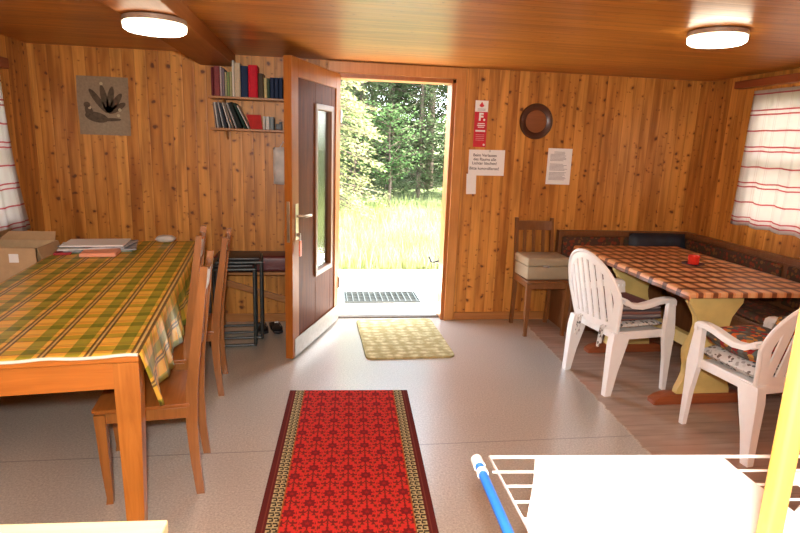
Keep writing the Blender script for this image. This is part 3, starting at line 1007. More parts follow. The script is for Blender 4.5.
# ------------------------------------------------------------------ things on and around the long table
def open_box(name, label, loc, rz, d, mat, mat_in):
    w, l, h = d
    r = thing(name, label, 'box', loc, rz)
    m = MB(); t = 0.005
    m.box((0, 0, t / 2), (w, l, t)); m.box((0, -l / 2 + t / 2, h / 2), (w, t, h)); m.box((0, l / 2 - t / 2, h / 2), (w, t, h))
    m.box((-w / 2 + t / 2, 0, h / 2), (t, l, h)); m.box((w / 2 - t / 2, 0, h / 2), (t, l, h))
    m.build('carton', mat, r)
    for (c, ang, ax, dd) in (((w / 2 + 0.004, 0, h), 2.85, 'Y', (0.004, l - 0.01, 0.13)), ((-w / 2, 0, h), 0.9, 'Y', (0.004, l - 0.03, 0.13)),
                             ((0, -l / 2, h), 1.75, 'X', (w - 0.03, 0.004, 0.12)), ((0, l / 2, h), 0.30, 'X', (w - 0.03, 0.004, 0.06))):
        m = MB(); Mx = Matrix.Translation(c) @ Matrix.Rotation(ang if ax == 'Y' else -ang, 4, ax)
        m.box((0, 0, dd[2] / 2), dd, Mx); m.build('flap', mat_in, r)
    return r
bx = open_box('cardboard_box', 'open brown cardboard box with a white sticker left of the plaid cloth', (-1.945, 3.905, 0.46), 0.0, (0.37, 0.30, 0.365), M['card'], M['card_in'])
m = MB(); m.box((0.05, -0.1515, 0.30), (0.055, 0.002, 0.055)); m.build('sticker', M['paper'], bx)
bn = thing('bench', 'low wooden bench along the left wall under the cardboard box', 'bench', (-1.97, 3.3, 0))
m = MB(); m.box((0, 0, 0.44), (0.30, 2.0, 0.036), bev=0.005); m.build('seat', M['dark_wood'], bn)
for y in (-0.85, 0.85):
    m = MB(); m.box((0, y, 0.211), (0.26, 0.036, 0.421), bev=0.004); m.build('leg', M['dark_wood'], bn)

def paper_stack(label, loc, rz, sheets, seedv):
    r = thing('newspaper_stack', label, 'newspapers', loc, rz)
    rr = random.Random(seedv)
    z = 0.0
    for i, (w, l, t, mk) in enumerate(sheets):
        mm = MB()
        Mx = Matrix.Translation((rr.uniform(-0.03, 0.03), rr.uniform(-0.02, 0.02), z + t / 2)) @ Matrix.Rotation(rr.uniform(-0.18, 0.18), 4, 'Z')
        mm.box((0, 0, 0), (w, l, t), Mx, bev=t * 0.45)
        z += t
        mm.build('newspaper', mk, r)
    return r
nw = plain('newsprint', (0.62, 0.60, 0.57), 0.8, var=0.35, scale=16)
nw2 = plain('newsprint_dark', (0.30, 0.31, 0.33), 0.8, var=0.6, scale=14)
nw3 = plain('newsprint_green', (0.18, 0.26, 0.20), 0.8, var=0.5, scale=14)
px_, py_, _ = on_table(0.64, 2.10, 0)
paper_stack('untidy stack of newspapers and magazines on the far end of the plaid table', (px_, py_, TZ + 0.0045), TT,
            [(0.44, 0.28, 0.010, nw3), (0.44, 0.30, 0.012, nw2), (0.40, 0.29, 0.012, nw), (0.43, 0.28, 0.010, nw2), (0.39, 0.27, 0.010, M['paper'])], 5)
m = MB(); m.box((0, 0, 0.012), (0.22, 0.17, 0.024), bev=0.008); m.box((0, 0, 0.0258), (0.215, 0.165, 0.004), Matrix.Rotation(0.05, 4, 'Z'), bev=0.0015)
o = m.build('napkin_pack', M['salmon']); o.location = on_table(0.575, 1.90, TZ + 0.0045); o.rotation_euler = (0, 0, TT)
tag(o, 'salmon pink pack of paper napkins on the plaid cloth in front of the newspapers', 'napkins')
m = MB(); m.box((0, 0, 0.008), (0.10, 0.24, 0.016), bev=0.003)
o = m.build('folder', plain('dark_red_folder', (0.30, 0.012, 0.02), 0.45)); o.location = on_table(0.818, 2.02, TZ + 0.0045); o.rotation_euler = (0, 0, TT + 0.1)
tag(o, 'dark red folder on the plaid cloth between newspapers and cardboard box', 'folder')
m = MB(); m.pillow((0, 0, 0.028), (0.145, 0.09, 0.052), n=10, power=0.8)
o = m.build('cap', M['grey_cloth'], None, 60); o.location = on_table(0.235, 2.355, TZ + 0.006); o.rotation_euler = (0, 0, TT)
tag(o, 'small pale grey folded cap at the far edge of the plaid cloth', 'cap')

# pale table in the near left corner
pt = thing('side_table', 'pale birch table reaching into the near left corner of the room', 'table', (-0.835, 0.735, 0))
m = MB(); m.box((0, 0, 0.735), (1.0, 0.80, 0.03), Matrix.Rotation(-0.05, 4, 'Z'), bev=0.004); m.build('tabletop', M['pale_wood'], pt)
for sx in (-1, 1):
    for sy in (-1, 1):
        m = MB(); m.box((sx * 0.455, sy * 0.355, 0.36), (0.055, 0.055, 0.718), Matrix.Rotation(-0.05, 4, 'Z'), bev=0.004); m.build('leg', M['dark_wood'], pt)
for yy in (-0.355, 0.355):
    m = MB(); m.box((0, yy, 0.67), (0.86, 0.02, 0.09), Matrix.Rotation(-0.05, 4, 'Z'), bev=0.002); m.build('apron', M['dark_wood'], pt)

# ------------------------------------------------------------------ rugs
RW_, RL_ = 0.742, 2.15
m = MB(); m.box((0, 0, 0.004), (RW_, RL_, 0.008), bev=0.003)
o = m.build('runner_rug', rug_mat(RW_)); o.rotation_euler = (0, 0, -0.055 + 0.11); 
_a = 0.0555
o.location = (0.194 - RL_ / 2 * math.sin(_a), 3.325 - RL_ / 2 * math.cos(_a), 0.0005); o.rotation_euler = (0, 0, -_a)
tag(o, 'long red patterned runner rug with dark and cream borders', 'rug')
m = MB()
pts = []
for (cx, cy, a0) in ((0.335 - 0.05, 0.46 - 0.05, 0), (-0.335 + 0.05, 0.46 - 0.05, 90), (-0.335 + 0.05, -0.46 + 0.05, 180), (0.335 - 0.05, -0.46 + 0.05, 270)):
    for i in range(7):
        t = math.radians(a0 + 15 * i); pts.append((cx + 0.05 * math.cos(t), cy + 0.05 * math.sin(t)))
m.prism(pts, 'xy', 0.0, 0.014, bev=0.004)
o = m.build('doormat', mat_mat()); o.location = (0.672, 4.305, 0.0005); o.rotation_euler = (0, 0, 0.02)
tag(o, 'mottled green and cream doormat inside the open doorway', 'doormat')

# ------------------------------------------------------------------ white plastic armchairs
def plastic_chair(label, loc, rz, group):
    r = thing('plastic_armchair', label, 'chair', loc, rz, group)
    pm = M['plastic']
    def BY(x, z): return -0.212 - (z - 0.42) * 0.245 + 0.62 * x * x
    def half(z):
        if z < 0.62: return 0.222 + (0.270 - 0.222) * (z - 0.42) / 0.20
        return 0.270 * math.sqrt(max(0.0, 1 - ((z - 0.62) / 0.295) ** 2))
    out = [(-half(z), z) for z in [0.42 + 0.20 * i / 6 for i in range(6)]]
    out += [(-0.270 * math.cos(PI * i / 28), 0.62 + 0.295 * math.sin(PI * i / 28)) for i in range(29)]
    out += [(half(z), z) for z in [0.62 - 0.20 * (i + 1) / 6 for i in range(6)]]
    def inner(p, d):
        x, z = p
        if z <= 0.62: return (x - math.copysign(d, x), z)
        k = math.hypot(x, z - 0.60)
        return (x * (k - d) / k, 0.60 + (z - 0.60) * (k - d) / k)
    m = MB()
    grid = []
    for d in (0.0, 0.024, 0.048):
        grid.append([(lambda q: (q[0], BY(*q), q[1]))(inner(p, d)) for p in out])
    m.slab(grid, (0, -0.012, 0))
    m.tube([(x, BY(x, z) - 0.008, z) for x, z in out], 0.012, 8)
    m.slab([[(x, BY(x, z), z) for x in [-0.19 + 0.38 * i / 10 for i in range(11)]] for z in (0.42, 0.445, 0.475)], (0, -0.012, 0))
    m.build('backrest', pm, r, 40)
    for i in range(7):
        xc = -0.180 + 0.060 * i
        zt = 0.62 + 0.252 * math.sqrt(max(0, 1 - (abs(xc) / 0.238) ** 2))
        m = MB()
        g = []
        for j in range(9):
            z = 0.470 + (zt - 0.470) * j / 8
            g.append([(xc - 0.0205, BY(xc - 0.0205, z), z), (xc + 0.0205, BY(xc + 0.0205, z), z)])
        m.slab(g, (0, -0.010, 0)); m.build('back_slat', pm, r, 40)
    # seat
    m = MB()
    g = []
    for j in range(11):
        y = -0.205 + 0.435 * j / 10
        w = 0.215 + 0.02 * j / 10
        g.append([(w * u, y, 0.425 - 0.012 * (1 - u * u) - (0.03 * max(0, (j - 8) / 2) ** 2)) for u in [-1 + 0.2 * i for i in range(11)]])
    m.slab(g, (0, 0, -0.012))
    for s in (-1, 1):
        m.box((s * 0.222, 0.0, 0.400), (0.012, 0.40, 0.055), bev=0.004)
    m.box((0, -0.203, 0.402), (0.40, 0.012, 0.05), bev=0.004)
    m.build('seat', pm, r, 40)
    pf = [(-0.029, -0.002), (-0.022, 0.004), (0.022, 0.004), (0.029, -0.002), (0.029, -0.026), (0.022, -0.026), (0.020, -0.008), (-0.020, -0.008), (-0.022, -0.026), (-0.029, -0.026)]
    for s in (-1, 1):
        m = MB()
        path = [(s * 0.245, 0.200, 0.600), (s * 0.247, 0.196, 0.628), (s * 0.248, 0.180, 0.643), (s * 0.250, 0.13, 0.646), (s * 0.254, 0.06, 0.640), (s * 0.260, -0.02, 0.624), (s * 0.264, -0.08, 0.616), (s * 0.266, -0.15, 0.626), (s * 0.268, -0.205, 0.66)]
        ups = [(0, 1, 0.15), (0, 0.8, 0.6), (0, 0.25, 1), (0, 0, 1), (0, 0, 1), (0, 0, 1), (0, 0, 1), (0, 0.3, 1), (0, 0.7, 0.8)]
        m.sweep(path, pf, ups); m.build('armrest', pm, r, 40)
    def rect(cx, cy, z, w, d): return [(cx - w, cy - d, z), (cx + w, cy - d, z), (cx + w, cy + d, z), (cx - w, cy + d, z)]
    for s in (-1, 1):
        m = MB()
        m.loft([rect(s * 0.225, 0.226, 0, 0.014, 0.015), rect(s * 0.228, 0.215, 0.22, 0.016, 0.023), rect(s * 0.233, 0.198, 0.40, 0.018, 0.040), rect(s * 0.240, 0.190, 0.46, 0.017, 0.036), rect(s * 0.246, 0.176, 0.632, 0.016, 0.024)])
        m.build('leg', pm, r, 50)
        m = MB()
        m.loft([rect(s * 0.226, -0.222, 0, 0.020, 0.022), rect(s * 0.223, -0.205, 0.16, 0.024, 0.034), rect(s * 0.218, -0.178, 0.34, 0.028, 0.056), rect(s * 0.214, -0.160, 0.42, 0.026, 0.062)])
        m.build('leg', pm, r, 50)
    return r
C1, R1 = (2.030, 3.415, 0), -PI / 2 + 0.16
C2, R2 = (2.375, 2.572, 0), 0.13
p1 = plastic_chair('white plastic armchair at the left side of the brown checked table', C1, R1, 'white plastic armchairs')
copy_tree(p1, C2, R2, 'white plastic armchair at the near end of the brown checked table')
def local(loc, rz): return Matrix.Translation(loc) @ Matrix.Rotation(rz, 4, 'Z')

sc = thing('seat_cushion', 'grey floral seat cushion with hanging ties on the armchair left of the checked table', 'cushion', C1, R1)
m = MB(); m.pillow((0, 0.01, 0.447), (0.385, 0.40, 0.045)); m.build('pad', M['floral_pale'], sc, 60)
for s in (-1, 1):
    for q in (0, 1):
        m = MB(); x = s * 0.12 + q * 0.022
        m.tube([(x * 0.9, -0.19, 0.452), (x, -0.217, 0.447), (x, -0.238, 0.44), (x + 0.004, -0.245, 0.38), (x - 0.006, -0.243, 0.30 + 0.03 * q)], [0.004, 0.005, 0.006, 0.008, 0.010], 6)
        m.build('tie', M['floral_pale'], sc, 60)
m = MB(); m.box((0.0, 0.015, 0.496), (0.36, 0.34, 0.032), bev=0.014, seg=3); m.box((0.01, 0.01, 0.529), (0.355, 0.33, 0.032), bev=0.014, seg=3); m.box((0.0, 0.015, 0.559), (0.35, 0.32, 0.026), bev=0.012, seg=3)
o = m.build('folded_blanket', M['blanket'], None, 50); o.location = C1; o.rotation_euler = (0, 0, R1)
tag(o, 'folded dark striped blanket on the armchair left of the checked table', 'blanket')
hc = thing('high_back_cushion', 'floral padded chair cushion on the armchair at the near end of the table', 'cushion', C2, R2)
m = MB(); m.pillow((0, 0.005, 0.462), (0.425, 0.43, 0.090)); m.build('seat_pad', M['floral_pale'], hc, 60)
m = MB(); m.pillow((0, 0, 0), (0.36, 0.30, 0.06), Matrix.Translation((0, -0.170, 0.645)) @ Matrix.Rotation(math.radians(104), 4, 'X'))
m.build('back_pad', M['floral_bright'], hc, 60)
m = MB(); m.pillow((0, 0, 0), (0.42, 0.37, 0.11), Matrix.Translation((0, 0.03, 0.555)) @ Matrix.Rotation(math.radians(3), 4, 'X'))
m.build('top_pad', M['floral_bright'], hc, 60)

# ------------------------------------------------------------------ brown checked table with trestles
RTX0, RTX1, RTY0, RTY1, RTZ = 2.185, 3.13, 2.945, 4.50, 0.742
rt = thing('trestle_table', 'wooden table on pale yellow scalloped trestles under the brown checked cloth', 'table', ((RTX0 + RTX1) / 2, (RTY0 + RTY1) / 2, 0))
RCX, RCY = rt.location.x, rt.location.y
m = MB(); m.box((0, 0, RTZ - 0.015), (RTX1 - RTX0, RTY1 - RTY0, 0.03), bev=0.004); m.build('tabletop', M['foot_red'], rt)
hw = [(0.712, 0.182), (0.66, 0.180), (0.62, 0.150), (0.57, 0.115), (0.51, 0.104), (0.45, 0.116), (0.40, 0.148), (0.35, 0.165), (0.30, 0.158), (0.25, 0.140), (0.20, 0.138), (0.15, 0.156), (0.10, 0.180), (0.06, 0.184)]
poly = [(w, z) for z, w in hw] + [(-w, z) for z, w in hw[::-1]]
for yy in (3.035, 3.93):
    xo, yo = 2.42 - RCX, yy - RCY
    m = MB(); m.prism(poly, 'xz', -0.024, 0.024, Matrix.Translation((xo, yo, 0)), bev=0.004); m.build('trestle', M['yellow'], rt, 30)
    m = MB(); m.prism([(-0.335, 0), (0.335, 0), (0.335, 0.025), (0.30, 0.05), (0.24, 0.066), (-0.24, 0.066), (-0.30, 0.05), (-0.335, 0.025)], 'xz', -0.04, 0.04, Matrix.Translation((xo, yo, 0)), bev=0.005)
    m.build('foot', M['foot_red'], rt, 30)
m = MB(); m.box((2.42 - RCX, 3.48 - RCY, 0.345), (0.045, 0.845, 0.085), bev=0.004); m.build('stretcher', M['yellow'], rt)
o = table_cloth('tablecloth', RTX1 - RTX0, RTY1 - RTY0, RTZ + 0.0015, (0.042, 0.04, 0.030, 0.04), brown_check(), (RCX, RCY, 0), 0.0, (0.02, 0.03), 0.004)
tag(o, 'brown and orange checked cloth on the trestle table', 'tablecloth')
ch_ = thing('candle_holder', 'red glass candle holder on the brown checked cloth', 'candle holder', (2.752, 3.735, RTZ + 0.0115))
m = MB(); m.lathe([(0, 0), (0.036, 0), (0.038, 0.006), (0.040, 0.055), (0.043, 0.062), (0.040, 0.062), (0.036, 0.052), (0.034, 0.010), (0, 0.010)], seg=28); m.build('glass', M['cup_red'], ch_, 40)
m = MB(); m.lathe([(0, 0.0105), (0.030, 0.0105), (0.030, 0.036), (0, 0.038)], seg=20); m.build('candle', M['cup_red'], ch_, 40)
m = MB(); m.lathe([(0, 0), (0.045, 0), (0.075, 0.008), (0.078, 0.011), (0.046, 0.0055), (0, 0.0055)], seg=32)
o = m.build('saucer', M['saucer'], None, 40); o.location = (2.752, 3.735, RTZ + 0.0052)
tag(o, 'dark blue saucer under the red candle holder', 'saucer')

# ------------------------------------------------------------------ corner bench
cb = thing('corner_bench', 'dark wooden corner bench with floral upholstery along the back and right walls', 'bench', (2.9, 4.3, 0))
def CBX(mb, x0, x1, y0, y1, z0, z1, bev=0.004):
    mb.box(((x0 + x1) / 2 - 2.9, (y0 + y1) / 2 - 4.3, (z0 + z1) / 2), (x1 - x0, y1 - y0, z1 - z0), bev=bev)
BX0, BR, BB = 2.115, XR - 0.024, YB - 0.024
m = MB(); CBX(m, BX0 + 0.03, BR, 4.34, BB, 0.40, 0.432); CBX(m, 2.965, BR, 1.9, 4.34, 0.40, 0.432); m.build('seat', M['dark_wood'], cb)
for (a, b, c, d) in ((BX0 + 0.04, 2.96, 4.345, 4.70), (2.97, 3.33, 1.93, 3.02), (2.97, 3.33, 3.03, 4.70)):
    m = MB(); CBX(m, a, b, c, d, 0.4325, 0.485, 0.02); m.build('seat_pad', M['floral_dark'], cb, 50)
m = MB(); CBX(m, BX0, BX0 + 0.03, 4.33, BB, 0, 0.46); CBX(m, BX0, BX0 + 0.03, 4.69, BB, 0.46, 0.845); m.build('end_panel', M['dark_wood'], cb)
m = MB(); CBX(m, 2.965, BR, 1.9, 1.93, 0, 0.46); CBX(m, 3.33, BR, 1.9, 1.93, 0.46, 0.845); m.build('end_panel', M['dark_wood'], cb)
m = MB(); CBX(m, BX0 + 0.03, 2.98, 4.40, 4.425, 0.0, 0.40); CBX(m, 3.02, 3.045, 1.93, 4.40, 0.0, 0.40); m.build('front_board', M['dark_wood'], cb)
m = MB(); CBX(m, BX0 + 0.03, BR, 4.742, BB, 0.43, 0.80); CBX(m, 3.362, BR, 1.93, 4.742, 0.43, 0.80); m.build('backrest', M['dark_wood'], cb)
m = MB(); CBX(m, BX0 + 0.03, BR, 4.715, BB, 0.80, 0.842); CBX(m, 3.335, BR, 1.93, 4.715, 0.80, 0.842); m.build('top_rail', M['dark_wood'], cb)
for (a, b, c, d) in ((BX0 + 0.05, 2.72, 4.715, 4.742), (2.76, 3.33, 4.715, 4.742), (3.336, 3.362, 1.95, 2.60), (3.336, 3.362, 2.66, 3.52), (3.336, 3.362, 3.58, 4.70)):
    m = MB(); CBX(m, a, b, c, d, 0.50, 0.785, 0.010); m.build('back_pad', M['floral_dark'], cb, 50)
m = MB(); m.pillow((0, 0, 0), (0.56, 0.36, 0.12), Matrix.Translation((3.035, 4.625, 0.662)) @ Matrix.Rotation(math.radians(78), 4, 'X'))
tag(m.build('throw_cushion', M['navy'], None, 60), 'dark blue cushion propped in the corner of the bench', 'cushion')

# beige case on the old chair
bc = thing('carrying_case', 'beige lidded case lying on the dark chair at the back wall', 'case', (1.885, 4.465, 0.4835), 0.03)
m = MB(); m.box((0, 0, 0.056), (0.375, 0.29, 0.112), bev=0.012, seg=3); m.build('case_body', M['beige_box'], bc, 40)
m = MB(); m.box((0, 0, 0.148), (0.385, 0.30, 0.070), bev=0.014, seg=3); m.build('lid', M['beige_box'], bc, 40)
m = MB(); m.box((-0.03, -0.1515, 0.114), (0.05, 0.012, 0.02), bev=0.003); m.build('latch', M['steel'], bc)

# ------------------------------------------------------------------ drying rack with laundry, post
RZ = 0.85
rk = thing('drying_rack', 'white wire drying rack with a blue tube in the near right corner', 'drying rack', (0.95, 0.75, 0))
def RK(p): return (p[0] - 0.95, p[1] - 0.75, p[2])
m = MB()
RX0, RX1, RY0, RY1 = 0.392, 1.56, 0.42, 1.128
m.tube([RK(q) for q in ((RX0, RY0, RZ), (RX0 + 0.0, RY1, RZ), (RX1, RY1 - 0.088, RZ), (RX1, RY0, RZ))], 0.0045, 8, closed=True); m.build('wire_frame', M['white_metal'], rk, 50)
y = RY1 - 0.060
for i in range(13):
    m = MB(); m.tube([RK((RX0 - 0.012 if i == 0 else RX0, y - 0.0535 * i, RZ + 0.001)), RK((RX1, y - (0.088 if i < 12 else 0.06) - 0.0535 * i, RZ + 0.001))], 0.0030, 8); m.build('rung', M['white_metal'], rk, 50)
bt = MB(); bt.tube([RK((0.358, 1.095, RZ)), RK((0.338, 0.36, RZ - 0.005))], 0.0105, 14); b_ = bt.build('side_tube', M['blue'], rk, 50); b_['label'] = 'blue side tube'
m = MB(); m.tube([RK((0.3588, 1.122, RZ)), RK((0.358, 1.093, RZ))], 0.0135, 14); m.build('end_cap', M['white_metal'], rk, 50)
m = MB(); m.tube([RK((0.3577, 1.074, RZ)), RK((0.3572, 1.062, RZ))], 0.0130, 14)
m.build('tube_clip', M['white_metal'], rk, 50)
for (xx, x2) in ((0.66, 1.28), (1.28, 0.66)):
    m = MB(); m.tube([RK((xx, RY0, 0.0)), RK((xx, RY0, 0.02)), RK((x2, RY0 + 0.03, RZ - 0.012)), RK((x2, RY1 - 0.05, RZ - 0.012)), RK((xx, RY1 - 0.10, 0.02)), RK((xx, RY1 - 0.10, 0.0))], 0.009, 10); m.build('leg', M['white_metal'], rk, 50)
def laundry(label, x0, x1, y0, y1, seedv, hang, sk=0.0):
    rr = random.Random(seedv)
    n, k = 22, 30
    grid = []
    for j in range(k + 1):
        t = j / k
        row = []
        for i in range(n + 1):
            u = i / n
            y = y0 + (y1 + hang - y0) * t - 0.075 * (x1 - x0) * u
            z = RZ + 0.0105 + 0.0025 * math.sin(u * 5 + seedv) * math.sin(t * 7)
            z -= 0.002 * (1 - math.cos((y1 - y) * 2 * PI / 0.0535)) * 0.4
            if y > y1:
                z -= (y - y1) * 0.9; y = y1 + 0.010
            xl = max(x0 - sk * max(0.0, y1 - y), RX0 - 0.006) if sk else x0
            x = xl + (x1 - xl) * u + 0.004 * math.sin(t * 9 + u * 3)
            row.append((x, y, z))
        grid.append(row)
    m = MB(); m.slab(grid, (0, 0, 0.004))
    return tag(m.build('towel', M['towel'], None, 70), label, 'towel')
laundry('white cloth spread over the middle of the drying rack', 0.487, 0.935, 0.45, 1.098, 1, 0.0, 0.46)
laundry('white cloth on the right end of the drying rack behind the wooden post', 1.02, 1.42, 0.47, 0.995, 4, 0.0)
m = MB(); m.box((0, 0, ZC / 2), (0.024, 0.026, ZC - 0.001), Matrix.Rotation(math.radians(-8), 4, 'Z'), bev=0.006, seg=3)
o = m.build('wooden_post', M['post_wood'], None, 40); o.location = (0.622, 0.604, 0)
tag(o, 'slim pale wooden post standing in front of the drying rack', 'post')

# ------------------------------------------------------------------ behind the door: bench, stools, sandals, bag
mb = thing('bench', 'maroon upholstered bench against the back wall behind the open door', 'bench', (-0.50, 4.63, 0))
m = MB(); m.box((0, 0, 0.565), (0.66, 0.25, 0.13), bev=0.025, seg=3); m.build('seat_pad', M['maroon'], mb, 50)
m = MB(); m.box((0, 0, 0.487), (0.66, 0.25, 0.025), bev=0.003); m.build('seat', M['shelf_wood'], mb)
for s in (-1, 1):
    m = MB(); m.box((s * 0.30, 0.08, 0.237), (0.045, 0.045, 0.474), bev=0.003); m.build('leg', M['shelf_wood'], mb)
m = MB(); m.box((0, 0, 0), (0.66, 0.02, 0.05), Matrix.Translation((0.0, -0.02, 0.31)) @ Matrix.Rotation(0.30, 4, 'Y'), bev=0.003); m.build('brace', M['shelf_wood'], mb)

def stool(label, loc, rz, group):
    r = thing('metal_stool', label, 'stool', loc, rz, group)
    W, D, H = 0.32, 0.30, 0.60
    for s in (-1, 1):
        m = MB(); x = s * W / 2
        m.tube([(x, -D / 2, H), (x, -D / 2 - 0.02, 0.03), (x, -D / 2, 0.013), (x, D / 2, 0.013), (x, D / 2 + 0.02, 0.03), (x, D / 2, H)], 0.012, 10); m.build('leg', M['dark_metal'], r, 50)
    for yy in (-D / 2, D / 2):
        m = MB(); m.tube([(-W / 2, yy, 0.013), (W / 2, yy, 0.013)], 0.011, 10); m.build('floor_bar', M['dark_metal'], r, 50)
    m = MB(); m.tube([(-W / 2, -D / 2, H), (W / 2, -D / 2, H), (W / 2, D / 2, H), (-W / 2, D / 2, H)], 0.012, 10, closed=True); m.build('seat_frame', M['dark_metal'], r, 50)
    m = MB(); m.box((0, 0, H + 0.022), (W - 0.02, D - 0.02, 0.022), bev=0.008); m.build('seat', M['black'], r, 40)
    return r
st = stool('dark metal stool standing under another one behind the open door', (-0.645, 4.30, 0), 0.08, 'dark metal stools behind the door')
copy_tree(st, (-0.598, 4.335, 0.047), 0.08, 'dark metal stool stacked on another beside the maroon bench behind the open door')
for sxx, lab in ((-0.47, 'black sandal on the floor under the maroon bench, left of the pair'), (-0.355, 'black sandal on the floor under the maroon bench, beside the open door')):
    r = thing('sandal', lab, 'shoe', (sxx, 4.56, 0), 0.25, 'black sandals')
    m = MB(); m.prism([(-0.035, -0.12), (0.0, -0.135), (0.04, -0.115), (0.047, -0.04), (0.036, 0.04), (0.036, 0.11), (0.0, 0.13), (-0.034, 0.11), (-0.038, 0.02)], 'xy', 0, 0.026, bev=0.005); m.build('sole', M['black'], r, 40)
    m = MB(); g = [[(0.045 * math.cos(PI * i / 10), yy, 0.022 + 0.048 * math.sin(PI * i / 10)) for i in range(11)] for yy in (-0.09, -0.05, -0.01)]
    m.slab(g, (0, 0, 0.004)); m.build('strap', M['black'], r, 50)
    m = MB(); m.box((0, -0.045, 0.075), (0.030, 0.02, 0.008), bev=0.002); m.build('buckle', M['paper'], r)
m = MB(); m.pillow((0, 0, 0), (0.19, 0.30, 0.075), Matrix.Translation((-0.275, 4.735, 1.335)) @ Matrix.Rotation(PI / 2, 4, 'X'))
m.tube([(-0.33, 4.76, 1.46), (-0.29, 4.755, 1.53), (-0.25, 4.76, 1.46)], 0.005, 8)
tag(m.build('cloth_bag', plain('pale_bag', (0.52, 0.48, 0.44), 0.8, var=0.25, scale=9), None, 50), 'pale grey rounded bag hanging on the back wall behind the door edge', 'bag')

# ------------------------------------------------------------------ wall shelves and books
def shelf(label, z, x0, x1):
    r = thing('wall_shelf', label, 'shelf', ((x0 + x1) / 2, YB, z))
    m = MB(); m.box((0, -0.095, 0.009), (x1 - x0, 0.186, 0.018), bev=0.003); m.build('board', M['shelf_wood'], r)
    for s in (-1, 1):
        m = MB(); m.prism([(-0.004, 0), (-0.12, 0), (-0.004, -0.07)], 'yz', -0.006, 0.006, Matrix.Translation((s * ((x1 - x0) / 2 - 0.10), 0, 0))); m.build('bracket', M['shelf_wood'], r)
S1, S2 = 1.836, 1.600
shelf('upper wooden wall shelf holding upright books left of the door', S1, -0.835, -0.14)
shelf('lower wooden wall shelf holding leaning magazines left of the door', S2, -0.825, -0.14)
KX = 0.00113
def bkx(p): return -0.812 + (p - 93) * KX
def book(label, p0, p1, h, col, z, group, lean=0.0, depth=0.16, cat='book', name='book', lab_band=None):
    x0, x1 = bkx(p0), bkx(p1)
    w = x1 - x0
    mt = plain('cover', tuple(x * 0.85 for x in col), 0.6, var=0.08, scale=40, spec=0.15)
    m = MB()
    pr = [(-w / 2, 0.002), (-w * 0.32, -0.004), (w * 0.32, -0.004), (w / 2, 0.002), (w / 2, depth), (-w / 2, depth)]
    Mx = Matrix.Rotation(-lean, 4, 'Y') if lean else None
    m.prism(pr, 'xy', 0, h, Mx)
    o = m.build(name, mt)
    o.location = ((x0 + x1) / 2, YB - 0.180, z)
    if lean:                                   # stand on the lower edge
        lo = min((o.data.vertices[i].co.z for i in range(len(o.data.vertices))))
        o.location.z = z - lo
    tag(o, label, cat, group)
    return o
U = S1 + 0.0182
ub = 'upright books on the upper shelf'
BK = [('thin dark red book first from the left on the upper shelf', 93, 109, .205, (0.14, .02, .025)),
      ('wide faded red book second from the left on the upper shelf', 111, 149, .215, (0.24, .055, .055)),
      ('thin pinkish white book beside the wide faded red book', 151, 163, .212, (.52, .42, .40)),
      ('slim grey purple book left of the green books on the upper shelf', 165, 180, .198, (.22, .17, .20)),
      ('slim cream green book, leftmost of the three pale green books', 182, 196, .175, (.40, .38, .22)),
      ('slim light green book, middle of the three pale green books', 198, 212, .175, (.24, .33, .13)),
      ('slim yellowish green book, rightmost of the three pale green books', 214, 228, .180, (.42, .40, .20)),
      ('tall thin white book, tallest on the upper shelf', 230, 244, .262, (.72, .68, .58)),
      ('tall beige book between the white and the navy book', 246, 283, .245, (.58, .48, .33)),
      ('wide navy blue book left of the bright red book', 286, 333, .226, (.018, .035, .085)),
      ('wide bright red book on the upper shelf', 336, 396, .236, (.60, .012, .030)),
      ('dark olive brown book right of the bright red book', 400, 435, .178, (.085, .060, .035)),
      ('narrow yellow cream book on the upper shelf', 438, 459, .146, (.55, .47, .22)),
      ('narrow dark green book left of the navy volumes', 461, 476, .145, (.05, .085, .055)),
      ('navy volume, first of the matching set at the right end of the upper shelf', 479, 505, .152, (.018, .032, .075)),
      ('navy volume, second of the matching set at the right end of the upper shelf', 508, 534, .152, (.018, .032, .075)),
      ('navy volume, last of the matching set, next to the door edge', 537, 562, .152, (.018, .032, .075))]
for lab, a, b_, h, c in BK: book(lab, a, b_, h, c, U, ub)
Lz = S2 + 0.0182
lbk = 'leaning magazines on the lower shelf'
rows = [('thin grey brown magazine, leftmost on the lower shelf', 118, 8, .185, (.24, .18, .15), .07),
        ('thin white magazine, second from the left on the lower shelf', 133, 9, .190, (.62, .60, .56), .11),
        ('dark grey magazine, third from the left on the lower shelf', 151, 11, .188, (.10, .10, .11), .15),
        ('pale blue grey magazine, fourth from the left on the lower shelf', 170, 9, .192, (.42, .45, .46), .19),
        ('dark navy magazine, fifth from the left on the lower shelf', 190, 12, .190, (.03, .04, .06), .23),
        ('white magazine in the middle of the leaning row on the lower shelf', 211, 9, .192, (.64, .62, .57), .27),
        ('brownish grey magazine right of the middle of the leaning row', 232, 11, .194, (.26, .20, .16), .31),
        ('grey magazine leaning before the black folder', 255, 12, .196, (.34, .33, .32), .345),
        ('thick black folder leaning on the lower shelf', 286, 24, .200, (.016, .022, .020), .385),
        ('dark green folder leaning beside the thick black folder', 316, 14, .200, (.02, .05, .035), .42),
        ('white folder leaning against the red book', 336, 8, .188, (.66, .63, .57), .46)]
for lab, pc, w, h, c, ln in rows: book(lab, pc - w, pc + w * 0.1, h, c, Lz, lbk, ln, cat='magazine', name='magazine')
